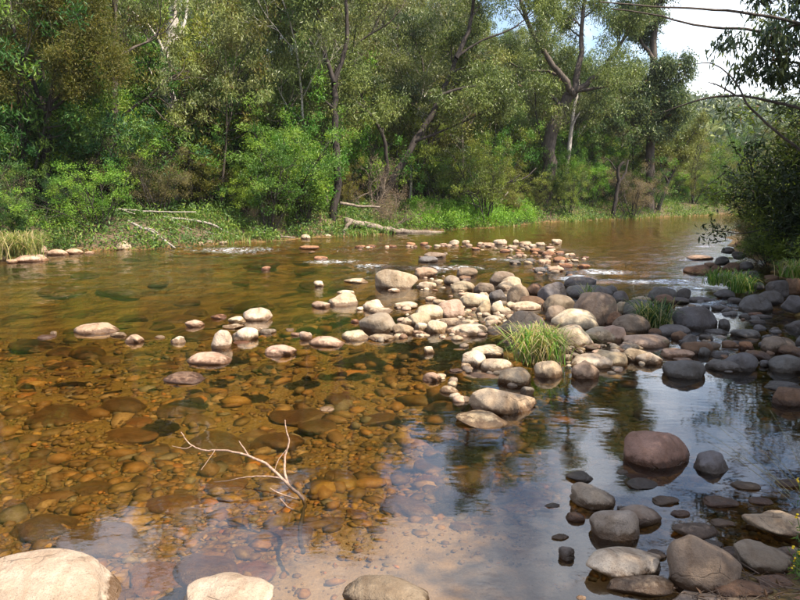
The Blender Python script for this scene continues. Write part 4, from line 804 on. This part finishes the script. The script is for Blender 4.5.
BR = [(8.7, 13.6, 1.45, BUSHY[0], (0.035, 0.05, 0.016), 'tall dark olive bush overhanging the near bank'), (9.9, 15.0, 1.2, BUSHY[1], (0.07, 0.08, 0.02), 'olive bush behind the tall dark bush'), (8.6, 14.6, 0.62, BUSHY[0], (0.12, 0.17, 0.02), 'shrub coloured yellow-green as a sunlit patch low beside the dark bush'), (9.4, 17.4, 0.62, BUSHY[1], (0.12, 0.11, 0.035), 'brownish olive shrub at the tip of the shaded bank'),  # dark leaf colours paint in the shade, the yellow-green shrub a sunlit patch
      (8.7, 16.0, 0.5, BUSHY[0], (0.06, 0.09, 0.02), 'low dark green shrub trailing over stones at the bank tip'), (7.9, 12.2, 0.9, BUSHY[0], (0.03, 0.05, 0.018), 'dense dark shrub on the bank above stacked stones'), (9.9, 16.6, 0.85, BUSHY[1], (0.06, 0.075, 0.02), 'mid height dark shrub between the olive bush and the bank tip'), (9.2, 12.2, 1.4, BUSHY[1], (0.03, 0.045, 0.015), 'darkest tall shrub closest to the stacked bank stones'), (11.2, 19.0, 0.9, BUSHY[1], (0.10, 0.10, 0.03), 'feathery olive shrub beyond the tip of the shaded bank')]
for i, (x, y, s, pr, col, lab) in enumerate(BR):
    plant('bush', pr, (x, y, height1(x, y) - 0.08), s, i * 1.7, col, lab, 'bush', names=('stems', 'crown'))
SH = [(7.4, 5.4, 0.80, 2), (7.9, 7.2, 0.92, 4), (8.6, 9.0, 0.85, 2), (6.6, 3.6, 0.82, 4), (5.3, 1.6, 0.78, 2), (9.6, 10.8, 0.9, 2), (8.9, 5.6, 1.0, 2), (6.3, 1.4, 0.9, 4), (9.8, 7.6, 1.0, 2), (7.6, 4.2, 0.9, 4), (4.6, 2.7, 0.6, 4)]
for i, (x, y, s, k) in enumerate(SH):
    plant('gum_tree', GUMS[k], (x, y, height1(x, y) - 0.1), s, i * 1.3, (0.06, 0.085, 0.04), 'gum tree on the near bank shading the side channel', 'tree', 'shade trees on the near bank')

# ------------------------------------------------------------------ logs, driftwood, small things
def wood(kind, label, cat, limbs, mat, d=None, z=None, k=7, part='branch'):
    """limbs: list of (list of (px, py, distance), width px start, end)"""
    t = None; b0 = None
    for i, (ps, w0, w1) in enumerate(limbs):
        pts = np.array([PD(a, b, c) for a, b, c in ps]); dm = ps[0][2]
        t0 = np.linspace(0, 1, len(pts)); t1 = np.linspace(0, 1, 4 * len(pts)); sp = np.stack([np.interp(t1, t0, pts[:, j]) for j in range(3)], -1)
        for _ in range(2): sp[1:-1] = 0.25 * sp[:-2] + 0.5 * sp[1:-1] + 0.25 * sp[2:]
        rad = np.linspace(w0, w1, len(sp)) / 2 * dm / FPX * (0.75 if kind == 'dead_sapling' else 0.85); sp[1:-1] += RNG.normal(size=sp[1:-1].shape) * rad[1:-1, None] * 0.22
        if b0 is None: b0 = sp[0].copy(); t = thing(kind, label, cat, tuple(b0))
        T = Tubes(); sp0 = np.concatenate([sp[:1], sp, sp[-1:]]); r0 = np.concatenate([[0.002], rad, [0.002]])
        sp0[0] -= (sp[1] - sp[0]) * 0.02; sp0[-1] += (sp[-1] - sp[-2]) * 0.05
        T.add(sp0, r0, k)
        for a in T.v: a -= b0
        obj('stem' if i == 0 else part, T.mesh(kind + '_wood', mat), t)
    return t
wood('fallen_log', 'big pale fallen log lying along the far bank into the water', 'log', [([(345, 221, 25.6), (370, 226, 26.0), (400, 231, 26.8), (424, 232.5, 27.2), (448, 233.5, 27.8)], 10, 4), ([(352, 220, 25.6), (345, 228, 25.3), (343, 236, 25.1)], 5, 3), ([(340, 203, 25.9), (358, 206, 26.2), (380, 207, 26.6)], 4, 2)], M_DEAD)
wood('driftwood_branch', 'long bleached branch slanting from the shrubs down into the rapid', 'branch', [([(128, 221, 20.6), (142, 228, 20.4), (155, 233, 20.2), (175, 248, 19.9)], 3.2, 2.2), ([(140, 227, 20.4), (152, 229, 20.4), (158, 233, 20.3)], 1.8, 1), ([(150, 231, 20.3), (155, 240, 20.1)], 1.5, 1)], M_STICK)
wood('driftwood_branch', 'bleached branch curving from the shrubs to the water below the vivid shrub', 'branch', [([(163, 217, 22.2), (185, 219, 22.3), (210, 223, 22.5), (228, 233, 22.6), (248, 240, 22.8)], 3.2, 2), ([(168, 219, 22.2), (180, 225, 22), (192, 230, 21.8)], 2.4, 1.2), ([(205, 232, 22.4), (225, 236, 22.5), (240, 240, 22.6)], 2, 1.4)], M_STICK)
wood('driftwood_branch', 'straight pale stick lying level across the shrubs above the rapid', 'branch', [([(118, 209, 21.5), (140, 211, 21.6), (165, 212, 21.8), (196, 212, 22)], 2.2, 1.2), ([(122, 210, 21.5), (135, 214, 21.3)], 2.2, 1.2)], M_STICK)
wood('driftwood_branch', 'short grey root snag beside the dead twig heap', 'branch', [([(262, 241, 23.0), (280, 236, 23.1), (295, 238, 23.2)], 4, 1.6), ([(270, 240, 23), (262, 230, 23.2), (252, 227, 23.3)], 2, 1)], M_DEAD)
wood('driftwood_branch', 'dark bare branch arching over the far bank weeds', 'branch', [([(483, 200, 33), (492, 186, 33), (510, 182, 33), (526, 178, 33.2), (536, 168, 33.4)], 3, 1.2), ([(510, 182, 33), (520, 175, 33)], 1.6, .8)], M_DARKB)
wood('driftwood_branch', 'bleached dead limb forking out of the far bank weeds', 'branch', [([(480, 216, 33.5), (492, 210, 33.6), (502, 200, 33.8), (508, 192, 34)], 3, 1.2), ([(490, 211, 33.6), (505, 208, 33.6), (516, 203, 33.7)], 2.2, 1)], M_STICK)
wood('dead_sapling', 'bare reddish dead sapling standing in the clear foreground shallows', 'sapling',
     [([(303, 553, 3.32), (299, 535, 3.42), (302, 518, 3.5), (306, 505, 3.6), (299, 494, 3.7), (290, 487, 3.78)], 7, 5),
      ([(290, 487, 3.78), (272, 468, 3.85), (255, 458, 3.9), (240, 453, 3.92), (222, 450, 3.95), (205, 451, 3.98), (192, 446, 4.0), (186, 440, 4.02), (181, 432, 4.04)], 4.5, 1.2),
      ([(288, 484, 3.79), (284, 470, 3.86), (285, 455, 3.92), (290, 441, 3.95), (286, 430, 3.97), (285, 420, 4.0)], 4, 1.4),
      ([(249, 456, 3.91), (243, 447, 3.93), (239, 441, 3.95)], 2.6, 1.2), ([(281, 478, 3.81), (265, 476, 3.84), (245, 477, 3.86), (228, 481, 3.86), (214, 482, 3.86)], 2.8, 0.9),
      ([(192, 446, 4.0), (186, 449, 3.98), (172, 446, 3.98)], 1.4, .6), ([(215, 450, 3.96), (207, 462, 3.92), (201, 470, 3.88)], 1.2, .6), ([(286, 450, 3.92), (278, 460, 3.9), (274, 472, 3.85)], 1.6, .8),
      ([(300, 500, 3.66), (280, 494, 3.6), (270, 488, 3.6)], 3, 1.2), ([(301, 512, 3.55), (288, 508, 3.5), (280, 498, 3.5)], 3, 1.5)], M_WETD, k=7)

# dry twigs and leaf litter on the mud bank
def litter():
    r = np.random.default_rng(111); T = Tubes()
    for i in range(420):
        x, y = r.uniform(1.0, 2.4), r.uniform(2.2, 3.6)
        z, sf, sn, si = heights(np.array([x]), np.array([y]))
        if sn[0] < 0.05: continue
        a = r.uniform(0, 6.28); l = r.uniform(0.05, 0.28); p = np.array([x, y, z[0] + 0.012]); d = np.array([math.cos(a), math.sin(a), r.uniform(-.05, .25)])
        T.add([p, p + d * l * .5 + r.normal(size=3) * 0.01, p + d * l], np.array([1, .8, .4]) * r.uniform(0.0015, 0.0042), 4)
    obj('twig_litter', T.mesh('twig_litter', M_TWIG), label='dry twigs and rootlets strewn over the mud bank', cat='twigs', kind='stuff')
    n = 1500; x, y = r.uniform(0.7, 2.8, n), r.uniform(2.1, 4.0, n); z, sf, sn, si = heights(x, y); k = sn > 0.04; x, y, z = x[k], y[k], z[k]
    obj('leaf_litter', leaf_mesh('leaf_litter', M_LITTER, np.stack([x, y, z + 0.012], -1), 1, 0.004, 0.06, 0.014, r, droop=0, flat=.5), label='fallen dry leaves on the mud bank', cat='leaf litter', kind='stuff', color=(0.14, 0.075, 0.045))
litter()
# yellow flowering weed and grass stalks at the bank
def flower_weed():
    r = np.random.default_rng(121); b = PD(806, 600, 2.75); b[2] = height1(b[0], b[1]); t = thing('flowering_weed', 'small weed with clustered yellow flowers on the near bank edge', 'flower', tuple(b))
    T = Tubes(); heads = []
    for (px, py) in ((793, 547), (795, 560), (792, 568), (799, 553), (797, 516), (803, 560), (806, 548), (798, 480)):
        e = PD(px, py, 2.75 + r.uniform(-.08, .08)) - b; m = e * 0.5 + np.array([r.uniform(0, .03), 0, 0.03]); T.add([np.zeros(3), m, e], [0.003, 0.0024, 0.0016], 5); heads.append(e)
    obj('stems', T.mesh('weed_stems', mat_plain('weed_stem', (0.10, 0.16, 0.04))), t)
    ls_ = obj('leaf_spray', leaf_mesh('weed_leaves', M_SHRUB, np.array([h * r.uniform(.4, .9) for h in heads for _ in range(4)]), 7, 0.012, 0.03, 0.008, r, droop=-.2), t, color=(0.08, 0.15, 0.03)); ls_['kind'] = 'stuff'
    for h in heads:
        V, F = [], []
        for j in range(9):
            a = j * 2.4; o = h + np.array([math.cos(a), math.sin(a), 0]) * r.uniform(0, 0.010) + np.array([0, 0, r.uniform(-.008, .01)])
            v1, f1 = ICO[1]; V.append(v1 * np.array([0.0062, 0.0062, 0.004]) * r.uniform(.7, 1.2) + o); F.append(f1 + 42 * j)
        obj('flower_head', mesh_np('flower_head', np.concatenate(V), np.concatenate(F).ravel(), 3, M_PETAL), t)
flower_weed()
def stalks():
    r = np.random.default_rng(131); b = PD(835, 520, 3.6); b[2] = height1(b[0], b[1]); t = thing('grass_stalk_clump', 'thin arching straw stalks leaning over the shaded water', 'grass', tuple(b))
    for (ex, ey) in ((690, 424), (705, 440), (720, 420), (735, 455), (745, 430), (760, 470), (752, 500), (770, 410), (700, 412)):
        e = PD(ex, ey, 3.7 + r.uniform(-.2, .3)) - b; T = Tubes(); s = np.linspace(0, 1, 9)[:, None]
        pts = e * s + np.array([0, 0, 1.0]) * (s * (1 - s)) * r.uniform(0.15, 0.35); T.add(pts, np.linspace(0.0022, 0.0009, 9), 4)
        obj('stalk', T.mesh('stalk', mat_plain('straw', (0.24, 0.20, 0.08)) if 'straw' not in bpy.data.materials else bpy.data.materials['straw']), t)
stalks()

# ------------------------------------------------------------------ air
def haze():
    m = bpy.data.materials.new('haze_air'); m.use_nodes = True; n, l = m.node_tree.nodes, m.node_tree.links; n.clear()
    v = n.new('ShaderNodeVolumePrincipled'); v.inputs['Color'].default_value = (0.86, 0.92, 1.0, 1); v.inputs['Density'].default_value = 0.00022; v.inputs['Anisotropy'].default_value = 0.2
    o = n.new('ShaderNodeOutputMaterial'); l.new(v.outputs[0], o.inputs['Volume'])
    co = [p.co for me in bpy.data.meshes if me.name.startswith('ground') for p in me.vertices]
    x0, x1 = min(p.x for p in co) - 2, max(p.x for p in co) + 2; y0, y1 = min(p.y for p in co) - 2, max(p.y for p in co) + 2; z0, z1 = min(p.z for p in co) - 1, max(p.z for p in co) + 22
    V = [(x, y, z) for z in (z0, z1) for y in (y0, y1) for x in (x0, x1)]
    F = [(0, 2, 3, 1), (4, 5, 7, 6), (0, 1, 5, 4), (2, 6, 7, 3), (0, 4, 6, 2), (1, 3, 7, 5)]
    me = bpy.data.meshes.new('haze'); me.from_pydata(V, [], F); me.update(); me.materials.append(m)
    obj('haze', me, label='thin pale summer haze filling the river valley', cat='haze', kind='stuff')
haze()
